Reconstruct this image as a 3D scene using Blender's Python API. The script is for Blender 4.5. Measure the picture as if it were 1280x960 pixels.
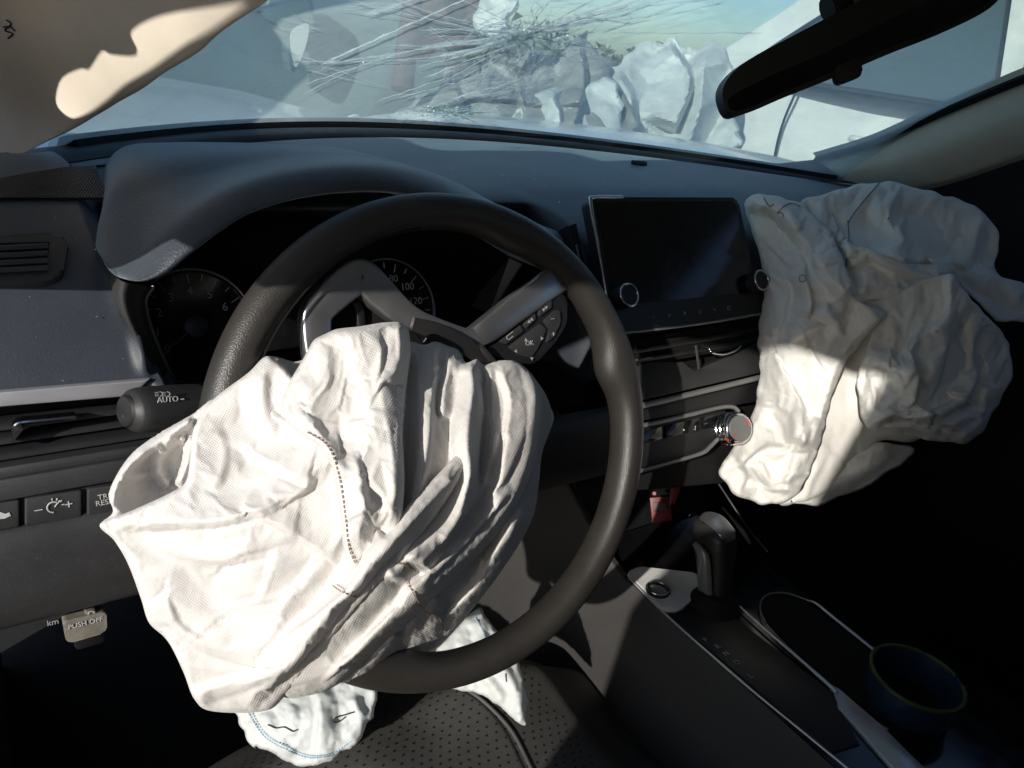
import bpy, bmesh, math, random
import numpy as np
from mathutils import Vector, Matrix, noise
from mathutils.geometry import delaunay_2d_cdt
A = np.array
random.seed(4); np.random.seed(4)
for o in list(bpy.data.objects): bpy.data.objects.remove(o)
scene = bpy.context.scene
COL = scene.collection

# ---------------------------------------------------------------- camera
# car axes: X to the passenger side, Y forward, Z up, metres, origin at the steering wheel centre
CAM = A([-.2765, -.4301, .2823]); YAW, PITCH, ROLL = .6415, .4203, -.1392; FPX = 953.7
def cam_axes():
    f = A([math.sin(YAW)*math.cos(PITCH), math.cos(YAW)*math.cos(PITCH), -math.sin(PITCH)])
    r = A([math.cos(YAW), -math.sin(YAW), 0.]); d = np.cross(f, r)
    c, s = math.cos(ROLL), math.sin(ROLL)
    return A([c*r+s*d, -s*r+c*d, f])
RC = cam_axes()
cd = bpy.data.cameras.new('camera'); cam = bpy.data.objects.new('camera', cd); COL.objects.link(cam)
cd.sensor_width = 36; cd.lens = FPX/1280*36; cd.clip_start = .02; cd.clip_end = 2000
m = Matrix.Identity(4)
for i in range(3):
    m[i][0] = RC[0][i]; m[i][1] = -RC[1][i]; m[i][2] = -RC[2][i]; m[i][3] = CAM[i]
cam.matrix_world = m; scene.camera = cam

# ---------------------------------------------------------------- light
SUN = A([-.80, -.42, .40]); SUN = SUN/np.linalg.norm(SUN)
world = bpy.data.worlds.new('World'); scene.world = world; world.use_nodes = True
nt = world.node_tree; bg = nt.nodes['Background']
sky = nt.nodes.new('ShaderNodeTexSky'); sky.sky_type = 'NISHITA'; sky.sun_disc = False
sky.sun_elevation = math.asin(SUN[2]); sky.sun_rotation = math.atan2(SUN[0], SUN[1])
sky.dust_density = .9; sky.air_density = .9; sky.ozone_density = 2.6
nt.links.new(sky.outputs[0], bg.inputs[0]); bg.inputs[1].default_value = .135
sl = bpy.data.lights.new('sun', 'SUN'); sl.energy = 4.6; sl.angle = math.radians(.7); sl.color = (1, .945, .87)
so = bpy.data.objects.new('sun', sl); COL.objects.link(so)
so.rotation_euler = Vector(SUN).to_track_quat('Z', 'Y').to_euler(); so.location = (-3, -3, 3)
scene.view_settings.view_transform = 'Standard'; scene.view_settings.look = 'None'
scene.view_settings.exposure = .2; scene.view_settings.gamma = 1

# ---------------------------------------------------------------- picture-to-place helpers (real depth given by each plane)
def ray(px, py): return RC.T @ A([(px-640)/FPX, (py-480)/FPX, 1.])
def atz(px, py, z): d = ray(px, py); return CAM+d*(z-CAM[2])/d[2]
def aty(px, py, y): d = ray(px, py); return CAM+d*(y-CAM[1])/d[1]
def atx(px, py, x): d = ray(px, py); return CAM+d*(x-CAM[0])/d[0]
def atd(px, py, t): return CAM+ray(px, py)*t
def atp(px, py, P0, N): d = ray(px, py); return CAM+d*((A(P0)-CAM)@A(N))/(d@A(N))
def unit(v): v = A(v, dtype=float); return v/np.linalg.norm(v)
WT = .4037
WN = A([0, -math.cos(WT), math.sin(WT)]); WU = A([1., 0, 0]); WV = A([0, math.sin(WT), math.cos(WT)])
def atw(px, py, h=0.): return atp(px, py, WN*h, WN)

# ---------------------------------------------------------------- materials
def mat(name, col, rough=.5, metal=0., spec=.5, bump=None, bscale=400., bstr=.2, bdist=.0006, var=0., vscale=20., coat=0., trans=0., dust=0., sheen=0.):
    m = bpy.data.materials.new(name); m.use_nodes = True; n = m.node_tree.nodes; L = m.node_tree.links
    p = n['Principled BSDF']; p.inputs['Base Color'].default_value = (*col, 1); p.inputs['Roughness'].default_value = rough
    p.inputs['Metallic'].default_value = metal; p.inputs['Specular IOR Level'].default_value = spec; p.inputs['Coat Weight'].default_value = coat
    p.inputs['Sheen Weight'].default_value = sheen; p.inputs['Sheen Roughness'].default_value = .45; p.inputs['Sheen Tint'].default_value = (.66, .84, 1, 1)  # bluish sheen colour imitates sky light on the dash vinyl
    tc = n.new('ShaderNodeTexCoord')
    if var or dust:
        t = n.new('ShaderNodeTexNoise'); t.inputs['Scale'].default_value = vscale; t.inputs['Detail'].default_value = 6; t.inputs['Roughness'].default_value = .65
        L.new(tc.outputs['Object'], t.inputs['Vector'])
        r = n.new('ShaderNodeValToRGB'); e = r.color_ramp.elements
        e[0].position = .3; e[1].position = .72
        e[0].color = (*[c*(1-var) for c in col], 1); e[1].color = (*[min(1, c*(1+var)) for c in col], 1)
        L.new(t.outputs[0], r.inputs[0]); out = r.outputs[0]
        if dust:
            t2 = n.new('ShaderNodeTexNoise'); t2.inputs['Scale'].default_value = 900; t2.inputs['Detail'].default_value = 2
            L.new(tc.outputs['Object'], t2.inputs['Vector'])
            r2 = n.new('ShaderNodeValToRGB'); r2.color_ramp.elements[0].position = .62; r2.color_ramp.elements[1].position = .78
            r2.color_ramp.elements[0].color = (0, 0, 0, 1); r2.color_ramp.elements[1].color = (dust, dust, dust, 1)
            L.new(t2.outputs[0], r2.inputs[0])
            mx = n.new('ShaderNodeMix'); mx.data_type = 'RGBA'; mx.inputs[7].default_value = (.45, .42, .38, 1)
            L.new(r2.outputs[0], mx.inputs[0]); L.new(out, mx.inputs[6]); out = mx.outputs[2]
        L.new(out, p.inputs['Base Color'])
        r3 = n.new('ShaderNodeMapRange'); r3.inputs[3].default_value = max(0, rough-.1); r3.inputs[4].default_value = min(1, rough+.12)
        L.new(t.outputs[0], r3.inputs[0]); L.new(r3.outputs[0], p.inputs['Roughness'])
    if bump:
        b = n.new('ShaderNodeBump'); b.inputs['Strength'].default_value = bstr; b.inputs['Distance'].default_value = bdist
        if bump == 'leather':
            t = n.new('ShaderNodeTexVoronoi'); t.inputs['Scale'].default_value = bscale; t.feature = 'DISTANCE_TO_EDGE'
            t0 = n.new('ShaderNodeTexNoise'); t0.inputs['Scale'].default_value = bscale*.5
            mv = n.new('ShaderNodeVectorMath'); mv.operation = 'MULTIPLY_ADD'; mv.inputs[1].default_value = (.0016,)*3
            L.new(tc.outputs['Object'], t0.inputs[0]); L.new(t0.outputs[1], mv.inputs[0]); L.new(tc.outputs['Object'], mv.inputs[2]); L.new(mv.outputs[0], t.inputs[0])
            cl = n.new('ShaderNodeMath'); cl.operation = 'MINIMUM'; cl.inputs[1].default_value = .25; L.new(t.outputs[0], cl.inputs[0]); L.new(cl.outputs[0], b.inputs['Height'])
        else:
            t = n.new('ShaderNodeTexNoise'); t.inputs['Scale'].default_value = bscale; t.inputs['Detail'].default_value = 3
            L.new(tc.outputs['Object'], t.inputs[0]); L.new(t.outputs[0], b.inputs['Height'])
        L.new(b.outputs[0], p.inputs['Normal'])
    return m

def fabric(name, col, trans=.25, weave=1.5e-3, stain=(.62, .52, .40), stain_amt=.25, crumple=.35):
    m = bpy.data.materials.new(name); m.use_nodes = True; n = m.node_tree.nodes; L = m.node_tree.links
    p = n['Principled BSDF']; p.inputs['Roughness'].default_value = .62; p.inputs['Specular IOR Level'].default_value = .35
    p.inputs['Sheen Weight'].default_value = .15
    tc = n.new('ShaderNodeTexCoord')
    # woven threads run along the cloth's own UV directions
    def wv(axis):
        w = n.new('ShaderNodeTexWave'); w.wave_type = 'BANDS'; w.bands_direction = axis; w.inputs['Scale'].default_value = .314/weave*1.0
        w.inputs['Distortion'].default_value = .6; w.inputs['Detail'].default_value = 1; w.inputs['Detail Scale'].default_value = .2
        L.new(tc.outputs['UV'], w.inputs[0]); return w
    a, c = wv('X'), wv('Y')
    mu = n.new('ShaderNodeMath'); mu.operation = 'MULTIPLY'; L.new(a.outputs[1], mu.inputs[0]); L.new(c.outputs[1], mu.inputs[1])
    t = n.new('ShaderNodeTexNoise'); t.inputs['Scale'].default_value = 45; t.inputs['Detail'].default_value = 5
    L.new(tc.outputs['Object'], t.inputs[0])
    b = n.new('ShaderNodeBump'); b.inputs['Strength'].default_value = .35; b.inputs['Distance'].default_value = .0004
    L.new(mu.outputs[0], b.inputs['Height'])
    wp_ = n.new('ShaderNodeVectorMath'); wp_.operation = 'MULTIPLY_ADD'; wp_.inputs[1].default_value = (.035, .035, .035); L.new(t.outputs[1], wp_.inputs[0]); L.new(tc.outputs['UV'], wp_.inputs[2]); t.inputs['Scale'].default_value = 22
    hs = []
    for sc_, am_ in ((26, 1.), (62, .45), (150, .18)):
        v_ = n.new('ShaderNodeTexVoronoi'); v_.inputs['Scale'].default_value = sc_; L.new(wp_.outputs[0], v_.inputs[0])
        k_ = n.new('ShaderNodeMath'); k_.operation = 'MULTIPLY'; k_.inputs[1].default_value = am_; L.new(v_.outputs[0], k_.inputs[0]); hs.append(k_)
    ad = n.new('ShaderNodeMath'); L.new(hs[0].outputs[0], ad.inputs[0]); L.new(hs[1].outputs[0], ad.inputs[1]); ad2 = n.new('ShaderNodeMath'); L.new(ad.outputs[0], ad2.inputs[0]); L.new(hs[2].outputs[0], ad2.inputs[1])
    b2 = n.new('ShaderNodeBump'); b2.inputs['Strength'].default_value = crumple; b2.inputs['Distance'].default_value = .004
    L.new(ad2.outputs[0], b2.inputs['Height']); L.new(b2.outputs[0], b.inputs['Normal'])
    L.new(b.outputs[0], p.inputs['Normal'])
    s = n.new('ShaderNodeTexNoise'); s.inputs['Scale'].default_value = 9; s.inputs['Detail'].default_value = 6; s.inputs['Roughness'].default_value = .7
    L.new(tc.outputs['Object'], s.inputs[0])
    r = n.new('ShaderNodeValToRGB'); r.color_ramp.elements[0].position = .5; r.color_ramp.elements[1].position = .8
    r.color_ramp.elements[0].color = (*col, 1); k = stain_amt
    r.color_ramp.elements[1].color = (*[col[i]*(1-k)+stain[i]*k for i in range(3)], 1)
    L.new(s.outputs[0], r.inputs[0])
    wm = n.new('ShaderNodeMapRange'); wm.inputs[3].default_value = .90; wm.inputs[4].default_value = 1.03; L.new(mu.outputs[0], wm.inputs[0])
    mm = n.new('ShaderNodeMix'); mm.data_type = 'RGBA'; mm.blend_type = 'MULTIPLY'; mm.inputs[0].default_value = 1
    L.new(r.outputs[0], mm.inputs[6]); L.new(wm.outputs[0], mm.inputs[7]); L.new(mm.outputs[2], p.inputs['Base Color'])
    tr = n.new('ShaderNodeBsdfTranslucent'); L.new(mm.outputs[2], tr.inputs[0]); L.new(b.outputs[0], tr.inputs['Normal'])
    ms = n.new('ShaderNodeMixShader'); ms.inputs[0].default_value = trans
    L.new(p.outputs[0], ms.inputs[1]); L.new(tr.outputs[0], ms.inputs[2]); L.new(ms.outputs[0], n['Material Output'].inputs[0])
    return m

M = dict(
    dash=mat('dash_vinyl', (.023, .028, .038), .52, bump='leather', bscale=520, bstr=.35, bdist=.0005, var=.14, vscale=9, dust=.08, sheen=.34),
    hood=mat('dash_hood_vinyl', (.030, .037, .049), .5, bump='leather', bscale=380, bstr=.7, bdist=.0007, var=.1, vscale=10, dust=.05, sheen=.5),
    plastic=mat('grained_plastic', (.024, .024, .025), .5, bump='leather', bscale=700, bstr=.3, bdist=.0004, var=.15, vscale=30, dust=.10),
    black=mat('black_plastic', (.007, .007, .008), .5, var=.2, vscale=40),
    matte=mat('black_matte', (.006, .006, .006), .8, spec=.2),
    gloss=mat('piano_black', (.006, .006, .007), .12, var=.3, vscale=60),
    leather=mat('wheel_leather', (.026, .024, .0215), .42, bump='leather', bscale=620, bstr=.4, bdist=.0008, var=.15, vscale=25),
    leather2=mat('wheel_smooth_leather', (.014, .0135, .013), .45, bump='leather', bscale=900, bstr=.25, bdist=.0005),
    silver=mat('satin_silver', (.36, .36, .37), .34, metal=.9, var=.1, vscale=30, bump='noise', bscale=700, bstr=.06),
    chrome=mat('chrome', (.62, .62, .63), .14, metal=1.),
    greytrim=mat('grey_trim', (.20, .20, .20), .4, metal=.5, var=.1, vscale=30),
    brightstrip=mat('bright_strip', (.62, .64, .68), .32, metal=.6, var=.06, vscale=30),
    sockplate=mat('light_grey_plate', (.60, .60, .58), .5, var=.12, vscale=40, dust=.2),
    white=mat('white_print', (.42, .42, .41), .6, var=.3, vscale=900),
    dim=mat('grey_print', (.28, .28, .29), .6),
    red=mat('red_print', (.55, .05, .03), .5),
    needle=mat('dark_red', (.13, .016, .02), .45, var=.3, vscale=60),
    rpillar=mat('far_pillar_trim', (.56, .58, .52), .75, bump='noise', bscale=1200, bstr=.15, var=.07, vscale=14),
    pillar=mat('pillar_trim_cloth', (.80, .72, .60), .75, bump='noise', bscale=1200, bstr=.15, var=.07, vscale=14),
    wmatte=mat('scuffed_white_paint', (.60, .62, .61), .65, var=.25, vscale=9),
    headliner=mat('headliner', (.60, .56, .50), .9, bump='noise', bscale=900, bstr=.2),
    carpet=mat('carpet', (.008, .008, .009), .95, bump='noise', bscale=900, bstr=.8, bdist=.002, var=.3, vscale=60),
    tunnel=mat('tunnel_plastic', (.027, .026, .025), .65, bump='noise', bscale=1500, bstr=.3, var=.12, vscale=20),
    seat=mat('seat_leatherette', (.062, .060, .056), .58, bump='noise', bscale=600, bstr=.1, var=.15, vscale=25),
    hole=mat('perforation', (.003, .003, .003), .9),
    seam=mat('brown_stitching', (.24, .15, .11), .8),
    blueseam=mat('blue_stitching', (.25, .36, .46), .8),
    ink=mat('black_ink', (.02, .02, .03), .7),
    greyseam=mat('grey_stitching', (.16, .18, .2), .8),
    mug=mat('blue_plastic', (.007, .022, .045), .4, var=.1),
    lime=mat('lime_plastic', (.03, .045, .006), .5, var=.35, vscale=60),
    mirror=mat('mirror_glass', (.05, .052, .056), .08, metal=1.),
    strip=mat('satin_grey_strip', (.30, .30, .32), .38, metal=.35, var=.08, vscale=30),
    wpaint=mat('white_car_paint', (.62, .63, .62), .3, coat=.5, var=.06, vscale=3),
    spaint=mat('silver_car_paint', (.20, .25, .26), .35, metal=.3, coat=.4, var=.05, vscale=3),
    rpaint=mat('dark_red_paint', (.085, .05, .048), .6, var=.25, vscale=15),
    glassdark=mat('car_window', (.05, .075, .08), .1, spec=.8),
    ground=mat('gravel_ground', (.25, .22, .18), .95, bump='noise', bscale=60, bstr=.6, bdist=.02, var=.25, vscale=5),
    tree=mat('far_foliage', (.10, .12, .08), .9, var=.4, vscale=1.5),
    debris=mat('grey_debris', (.30, .30, .285), .6, var=.4, vscale=14),
)
M['bag'] = fabric('airbag_nylon', (.79, .765, .735), .2, 1.7e-3, crumple=.25)
M['pbag'] = fabric('airbag_cloth', (.84, .825, .775), .12, 1.1e-3, (.5, .40, .26), .35, .35)
M['knee'] = fabric('knee_airbag_cloth', (.70, .74, .73), .25, 1.2e-3)

# ---------------------------------------------------------------- object helpers
ORG = {}
def thing(name, loc, label, cat, group=None):
    o = bpy.data.objects.new(name, None); COL.objects.link(o); o.location = loc; o.empty_display_size = .05
    o['label'] = label; o['category'] = cat
    if group: o['group'] = group
    ORG[o.name] = A(loc, dtype=float); return o
def tag(o, label, cat=None, group=None):
    o['label'] = label
    if cat: o['category'] = cat
    if group: o['group'] = group
    return o
def mesh(name, v, f, mt, parent=None, smooth=True, uv=None, autosmooth=None):
    v = A(v, dtype=float).reshape(-1, 3)
    org = ORG[parent.name] if parent is not None else None
    me = bpy.data.meshes.new(name); me.from_pydata((v-org if org is not None else v).tolist(), [], [list(map(int, q)) for q in f])
    me.materials.append(M[mt] if isinstance(mt, str) else mt)
    if uv is not None:
        l = me.uv_layers.new(name='UVMap'); idx = np.zeros(len(me.loops), dtype=np.int32); me.loops.foreach_get('vertex_index', idx)
        l.data.foreach_set('uv', A(uv, dtype=np.float32)[idx].ravel())
    if smooth: me.polygons.foreach_set('use_smooth', [True]*len(me.polygons))
    if autosmooth: me.set_sharp_from_angle(angle=math.radians(autosmooth))
    me.update()
    o = bpy.data.objects.new(name, me); COL.objects.link(o)
    if parent is not None: o.parent = parent; ORG[o.name] = org
    else: ORG[o.name] = np.zeros(3)
    return o
def bmobj(name, bm, mt, parent=None, smooth=True, ang=35):
    bmesh.ops.recalc_face_normals(bm, faces=bm.faces)
    bm.verts.ensure_lookup_table(); bm.verts.index_update()
    v = [tuple(x.co) for x in bm.verts]; f = [[q.index for q in x.verts] for x in bm.faces]; bm.free()
    return mesh(name, v, f, mt, parent, smooth, autosmooth=ang)
def cat_rom(P, n, closed=False):
    P = A(P, dtype=float); k = len(P)
    if closed: Q = np.vstack([P[-1], P, P[0], P[1]]); seg = k
    else: Q = np.vstack([2*P[0]-P[1], P, 2*P[-1]-P[-2]]); seg = k-1
    u = np.linspace(0, seg, n, endpoint=not closed); i = np.minimum(u.astype(int), seg-1); t = (u-i)[:, None]
    a, b, c, d = Q[i], Q[i+1], Q[i+2], Q[i+3]
    return .5*((2*b)+(-a+c)*t+(2*a-5*b+4*c-d)*t*t+(-a+3*b-3*c+d)*t**3)
def grid_faces(nu, nv, cu=False, cv=False, off=0):
    f = []
    for i in range(nu if cu else nu-1):
        for j in range(nv if cv else nv-1):
            f.append((off+i*nv+j, off+((i+1) % nu)*nv+j, off+((i+1) % nu)*nv+(j+1) % nv, off+i*nv+(j+1) % nv))
    return f
def loft(name, curves, nu, nv, mt, parent=None, thick=0., disp=None):
    C1 = A([cat_rom(c, nv) for c in curves])
    G = A([cat_rom(C1[:, j], nu) for j in range(nv)]).transpose(1, 0, 2)
    if disp is not None: G = disp(G)
    V = G.reshape(-1, 3); F = grid_faces(nu, nv)
    if thick:
        du = np.gradient(G, axis=0); dv = np.gradient(G, axis=1); N = np.cross(du, dv); N /= np.linalg.norm(N, axis=2, keepdims=True)+1e-12
        V = np.vstack([V, (G+N*thick).reshape(-1, 3)]); n = nu*nv
        F = F+[tuple(n+q for q in reversed(x)) for x in grid_faces(nu, nv)]
        b = [i*nv for i in range(nu)]+[(nu-1)*nv+j for j in range(1, nv)]+[i*nv+nv-1 for i in range(nu-2, -1, -1)]+[j for j in range(nv-2, 0, -1)]
        for k in range(len(b)): a, c = b[k], b[(k+1) % len(b)]; F.append((c, a, a+n, c+n))
    return mesh(name, V, F, mt, parent, uv=None)
def tube(name, pts, r, mt, parent=None, seg=10, closed=False, n=None, flat=1., nrm=None, caps=True):
    P = A(pts, dtype=float)
    if n: P = cat_rom(P, n, closed)
    k = len(P); R = np.full(k, r) if np.isscalar(r) else np.interp(np.linspace(0, 1, k), np.linspace(0, 1, len(r)), r)
    T = np.roll(P, -1, 0)-np.roll(P, 1, 0)
    if not closed: T[0] = P[1]-P[0]; T[-1] = P[-1]-P[-2]
    T /= np.linalg.norm(T, axis=1, keepdims=True)+1e-12
    up = A(nrm, dtype=float) if nrm is not None else (A([0, 0, 1.]) if abs(T[0][2]) < .9 else A([1., 0, 0]))
    V = []
    for i in range(k):
        if nrm is None and i: up = up-T[i]*(up@T[i])
        s = np.cross(T[i], up); s /= np.linalg.norm(s)+1e-12; w = np.cross(s, T[i])
        for a in range(seg):
            th = 2*math.pi*a/seg; V.append(P[i]+R[i]*(math.cos(th)*s+flat*math.sin(th)*w))
    F = grid_faces(k, seg, closed, True)
    if not closed and caps: F += [tuple(range(seg-1, -1, -1)), tuple((k-1)*seg+a for a in range(seg))]
    return mesh(name, V, F, mt, parent, autosmooth=50)
def frame(n, up=(0, 0, 1)):
    n = unit(n); up = (0, 1, 0) if abs(n@A(up, dtype=float)) > .99 else up; u = unit(np.cross(up, n)); return A([u, np.cross(n, u), n])
def box(name, c, size, mt, parent=None, ax=np.eye(3), bev=.002, seg=2):
    bm = bmesh.new(); bmesh.ops.create_cube(bm, size=1)
    for v in bm.verts: v.co = Vector(A(c)+(A(v.co)*A(size))@A(ax))
    if bev: bmesh.ops.bevel(bm, geom=bm.edges[:], offset=bev, segments=seg, profile=.5, affect='EDGES')
    return bmobj(name, bm, mt, parent)
def plate(name, P, nrm, depth, mt, parent=None, bev=.0015, round_n=0, seg=2):
    """polygon P (3-D points) pushed back by depth along -nrm, front edges bevelled"""
    P = A(P, dtype=float); nrm = unit(nrm)
    if round_n: P = cat_rom(P, round_n, True)
    bm = bmesh.new()
    a = [bm.verts.new(p) for p in P]; b = [bm.verts.new(p-nrm*depth) for p in P]; k = len(P)
    ff = bm.faces.new(a); bm.faces.new(b[::-1])
    for i in range(k): bm.faces.new((a[i], b[i], b[(i+1) % k], a[(i+1) % k]))
    if bev: bmesh.ops.bevel(bm, geom=list(ff.edges), offset=bev, segments=seg, profile=.5, affect='EDGES')
    bmesh.ops.triangulate(bm, faces=[f for f in bm.faces if len(f.verts) > 4])
    return bmobj(name, bm, mt, parent)
def rounded(P, r, n=5):
    P = A(P, dtype=float); out = []; k = len(P)
    for i in range(k):
        a, b, c = P[i-1], P[i], P[(i+1) % k]; d1 = np.linalg.norm(a-b); d2 = np.linalg.norm(c-b); q = min(r, d1*.45, d2*.45)
        s, e = b+(a-b)/d1*q, b+(c-b)/d2*q
        for t in np.linspace(0, 1, n): out.append((1-t)**2*s+2*t*(1-t)*b+t*t*e)
    return A(out)
def revolve(name, c, axis, prof, mt, parent=None, seg=40, up=(0, 0, 1), ridges=0, rd=0.):
    """prof: list of (radius, height along axis)"""
    f = frame(axis, up); V = []
    for r, h in prof:
        for a in range(seg):
            th = 2*math.pi*a/seg; rr = r+(rd*(1 if (a % 2) else -1) if ridges and r > ridges else 0)
            V.append(A(c)+rr*(math.cos(th)*f[0]+math.sin(th)*f[1])+h*f[2])
    F = grid_faces(len(prof), seg, False, True)
    F += [tuple(range(seg-1, -1, -1)), tuple((len(prof)-1)*seg+a for a in range(seg))]
    return mesh(name, V, F, mt, parent, autosmooth=40)
def text(name, s, c, xd, yd, size, mt, parent=None, ext=.0002, bold=0.):
    cu = bpy.data.curves.new('t', 'FONT'); cu.body = s; cu.size = size; cu.align_x = 'CENTER'; cu.align_y = 'CENTER'; cu.extrude = ext; cu.resolution_u = 3
    cu.offset = bold; cu.space_line = .8
    to = bpy.data.objects.new('t', cu); COL.objects.link(to)
    dg = bpy.context.evaluated_depsgraph_get(); me = to.evaluated_get(dg).to_mesh()
    xd = unit(xd); yd = unit(A(yd)-xd*(A(yd)@xd)); zd = np.cross(xd, yd)
    v = [A(c)+q.co[0]*xd+q.co[1]*yd+q.co[2]*zd for q in me.vertices]; f = [list(p.vertices) for p in me.polygons]
    to.evaluated_get(dg).to_mesh_clear(); bpy.data.objects.remove(to); bpy.data.curves.remove(cu)
    return mesh(name, v, f, mt, parent, smooth=False)
def join_raw(parts):
    V, F, n = [], [], 0
    for v, f in parts: V.append(A(v)); F += [tuple(q+n for q in x) for x in f]; n += len(v)
    return np.vstack(V), F
def raw_box(c, size, ax=np.eye(3)):
    s = [(-.5, -.5, -.5), (.5, -.5, -.5), (.5, .5, -.5), (-.5, .5, -.5), (-.5, -.5, .5), (.5, -.5, .5), (.5, .5, .5), (-.5, .5, .5)]
    return [A(c)+(A(q)*A(size))@A(ax) for q in s], [(0, 3, 2, 1), (4, 5, 6, 7), (0, 1, 5, 4), (1, 2, 6, 5), (2, 3, 7, 6), (3, 0, 4, 7)]

# ---------------------------------------------------------------- cloth
def tps(pts, val):
    P = A(pts, dtype=float)/100; v = A(val, dtype=float); n = len(P)
    def U(d2): return .5*d2*np.log(d2+1e-9)
    K = U(((P[:, None]-P[None])**2).sum(2))+1e-3*np.eye(n); Q = np.hstack([np.ones((n, 1)), P])
    S = np.block([[K, Q], [Q.T, np.zeros((3, 3))]]); w = np.linalg.solve(S, np.concatenate([v, np.zeros(3)]))
    def f(X):
        X = A(X, dtype=float)/100; return U(((X[:, None]-P[None])**2).sum(2))@w[:n]+np.hstack([np.ones((len(X), 1)), X])@w[n:]
    return f
def seg_dist(X, L):
    """signed distance to a polyline (left of travel positive in picture axes) and position 0..1 along it"""
    L = A(L, dtype=float); best = np.full(len(X), 1e9); sg = np.zeros(len(X)); par = np.zeros(len(X))
    ln = np.linalg.norm(np.diff(L, axis=0), axis=1); cum = np.concatenate([[0], np.cumsum(ln)])
    for i in range(len(L)-1):
        a, d = L[i], L[i+1]-L[i]; t = np.clip(((X-a)@d)/(d@d), 0, 1); q = a+t[:, None]*d; e = X-q; dd = np.linalg.norm(e, axis=1)
        s = np.sign(d[0]*e[:, 1]-d[1]*e[:, 0]); k = dd < best
        best[k] = dd[k]; sg[k] = s[k]; par[k] = (cum[i]+t[k]*ln[i])/cum[-1]
    return best*sg, best, par
def fold_h(X, folds):
    """sum of fold heights; fold = (polyline, height, width on left, width on right, sharpness, taper)"""
    h = np.zeros(len(X))
    for L, H, wl, wr, sh, tp in folds:
        L = cat_rom(L, 4*len(L)) if len(L) > 2 else A(L, dtype=float)
        sd, d, s = seg_dist(X, L); w = np.where(sd < 0, wl, wr); x = np.clip(d/w, 0, 1)
        f = (1-x*x)**2 if sh == 0 else (1-x)**sh*(1+.6*x)
        h += H*f*np.clip(np.minimum(s, 1-s)/max(tp, 1e-3)+(1e-3 if tp else 1), 0, 1)**.7
    return h
def nz(P, sc, off=0., oct=3):
    return A([noise.fractal(Vector((p[0]*sc+off, p[1]*sc, p[2]*sc-off)), .8, 2.1, oct, noise_basis='PERLIN_ORIGINAL') for p in P])
def ridged(P, sc, off=0.):
    a = A([noise.noise(Vector((p[0]*sc+off, p[1]*sc, p[2]*sc-off))) for p in P]); return 1-np.minimum(1, np.abs(a)*2.6)
def facets(X, n, amp, seed, stretch=2.2, ang=0.):
    """crumple: flat facets between sharp creases (random triangles of random height)"""
    rg = np.random.RandomState(seed); c, s = math.cos(ang), math.sin(ang); Q = (X@A([[c, s], [-s, c]]).T)*A([1/stretch, 1.])
    lo, hi = Q.min(0), Q.max(0); m_ = (hi-lo)*.12+1e-6; cell = math.sqrt(((hi-lo)[0]*(hi-lo)[1])/n); S = []
    for _ in range(n*12):                      # loosely even scatter
        q = rg.uniform(lo-m_, hi+m_)
        if all((q[0]-k[0])**2+(q[1]-k[1])**2 > (cell*.55)**2 for k in S): S.append(q)
    S += [(lo[0]-2*m_[0], lo[1]-2*m_[1]), (hi[0]+2*m_[0], lo[1]-2*m_[1]), (lo[0]-2*m_[0], hi[1]+2*m_[1]), (hi[0]+2*m_[0], hi[1]+2*m_[1])]
    S = A(S); r = delaunay_2d_cdt([Vector(p) for p in S], [], [], 0, 1e-6); S = A([tuple(p) for p in r[0]]); H = rg.uniform(-.5, .5, len(S))*amp; out = np.zeros(len(X))
    for t in r[2]:
        a, b, d = S[t[0]], S[t[1]], S[t[2]]; den = (b[1]-d[1])*(a[0]-d[0])+(d[0]-b[0])*(a[1]-d[1])
        if abs(den) < 1e-9: continue
        u = ((b[1]-d[1])*(Q[:, 0]-d[0])+(d[0]-b[0])*(Q[:, 1]-d[1]))/den; v = ((d[1]-a[1])*(Q[:, 0]-d[0])+(a[0]-d[0])*(Q[:, 1]-d[1]))/den; w = 1-u-v
        k = (u > -1e-6) & (v > -1e-6) & (w > -1e-6); out[k] = (u*H[t[0]]+v*H[t[1]]+w*H[t[2]])[k]
    return out
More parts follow.
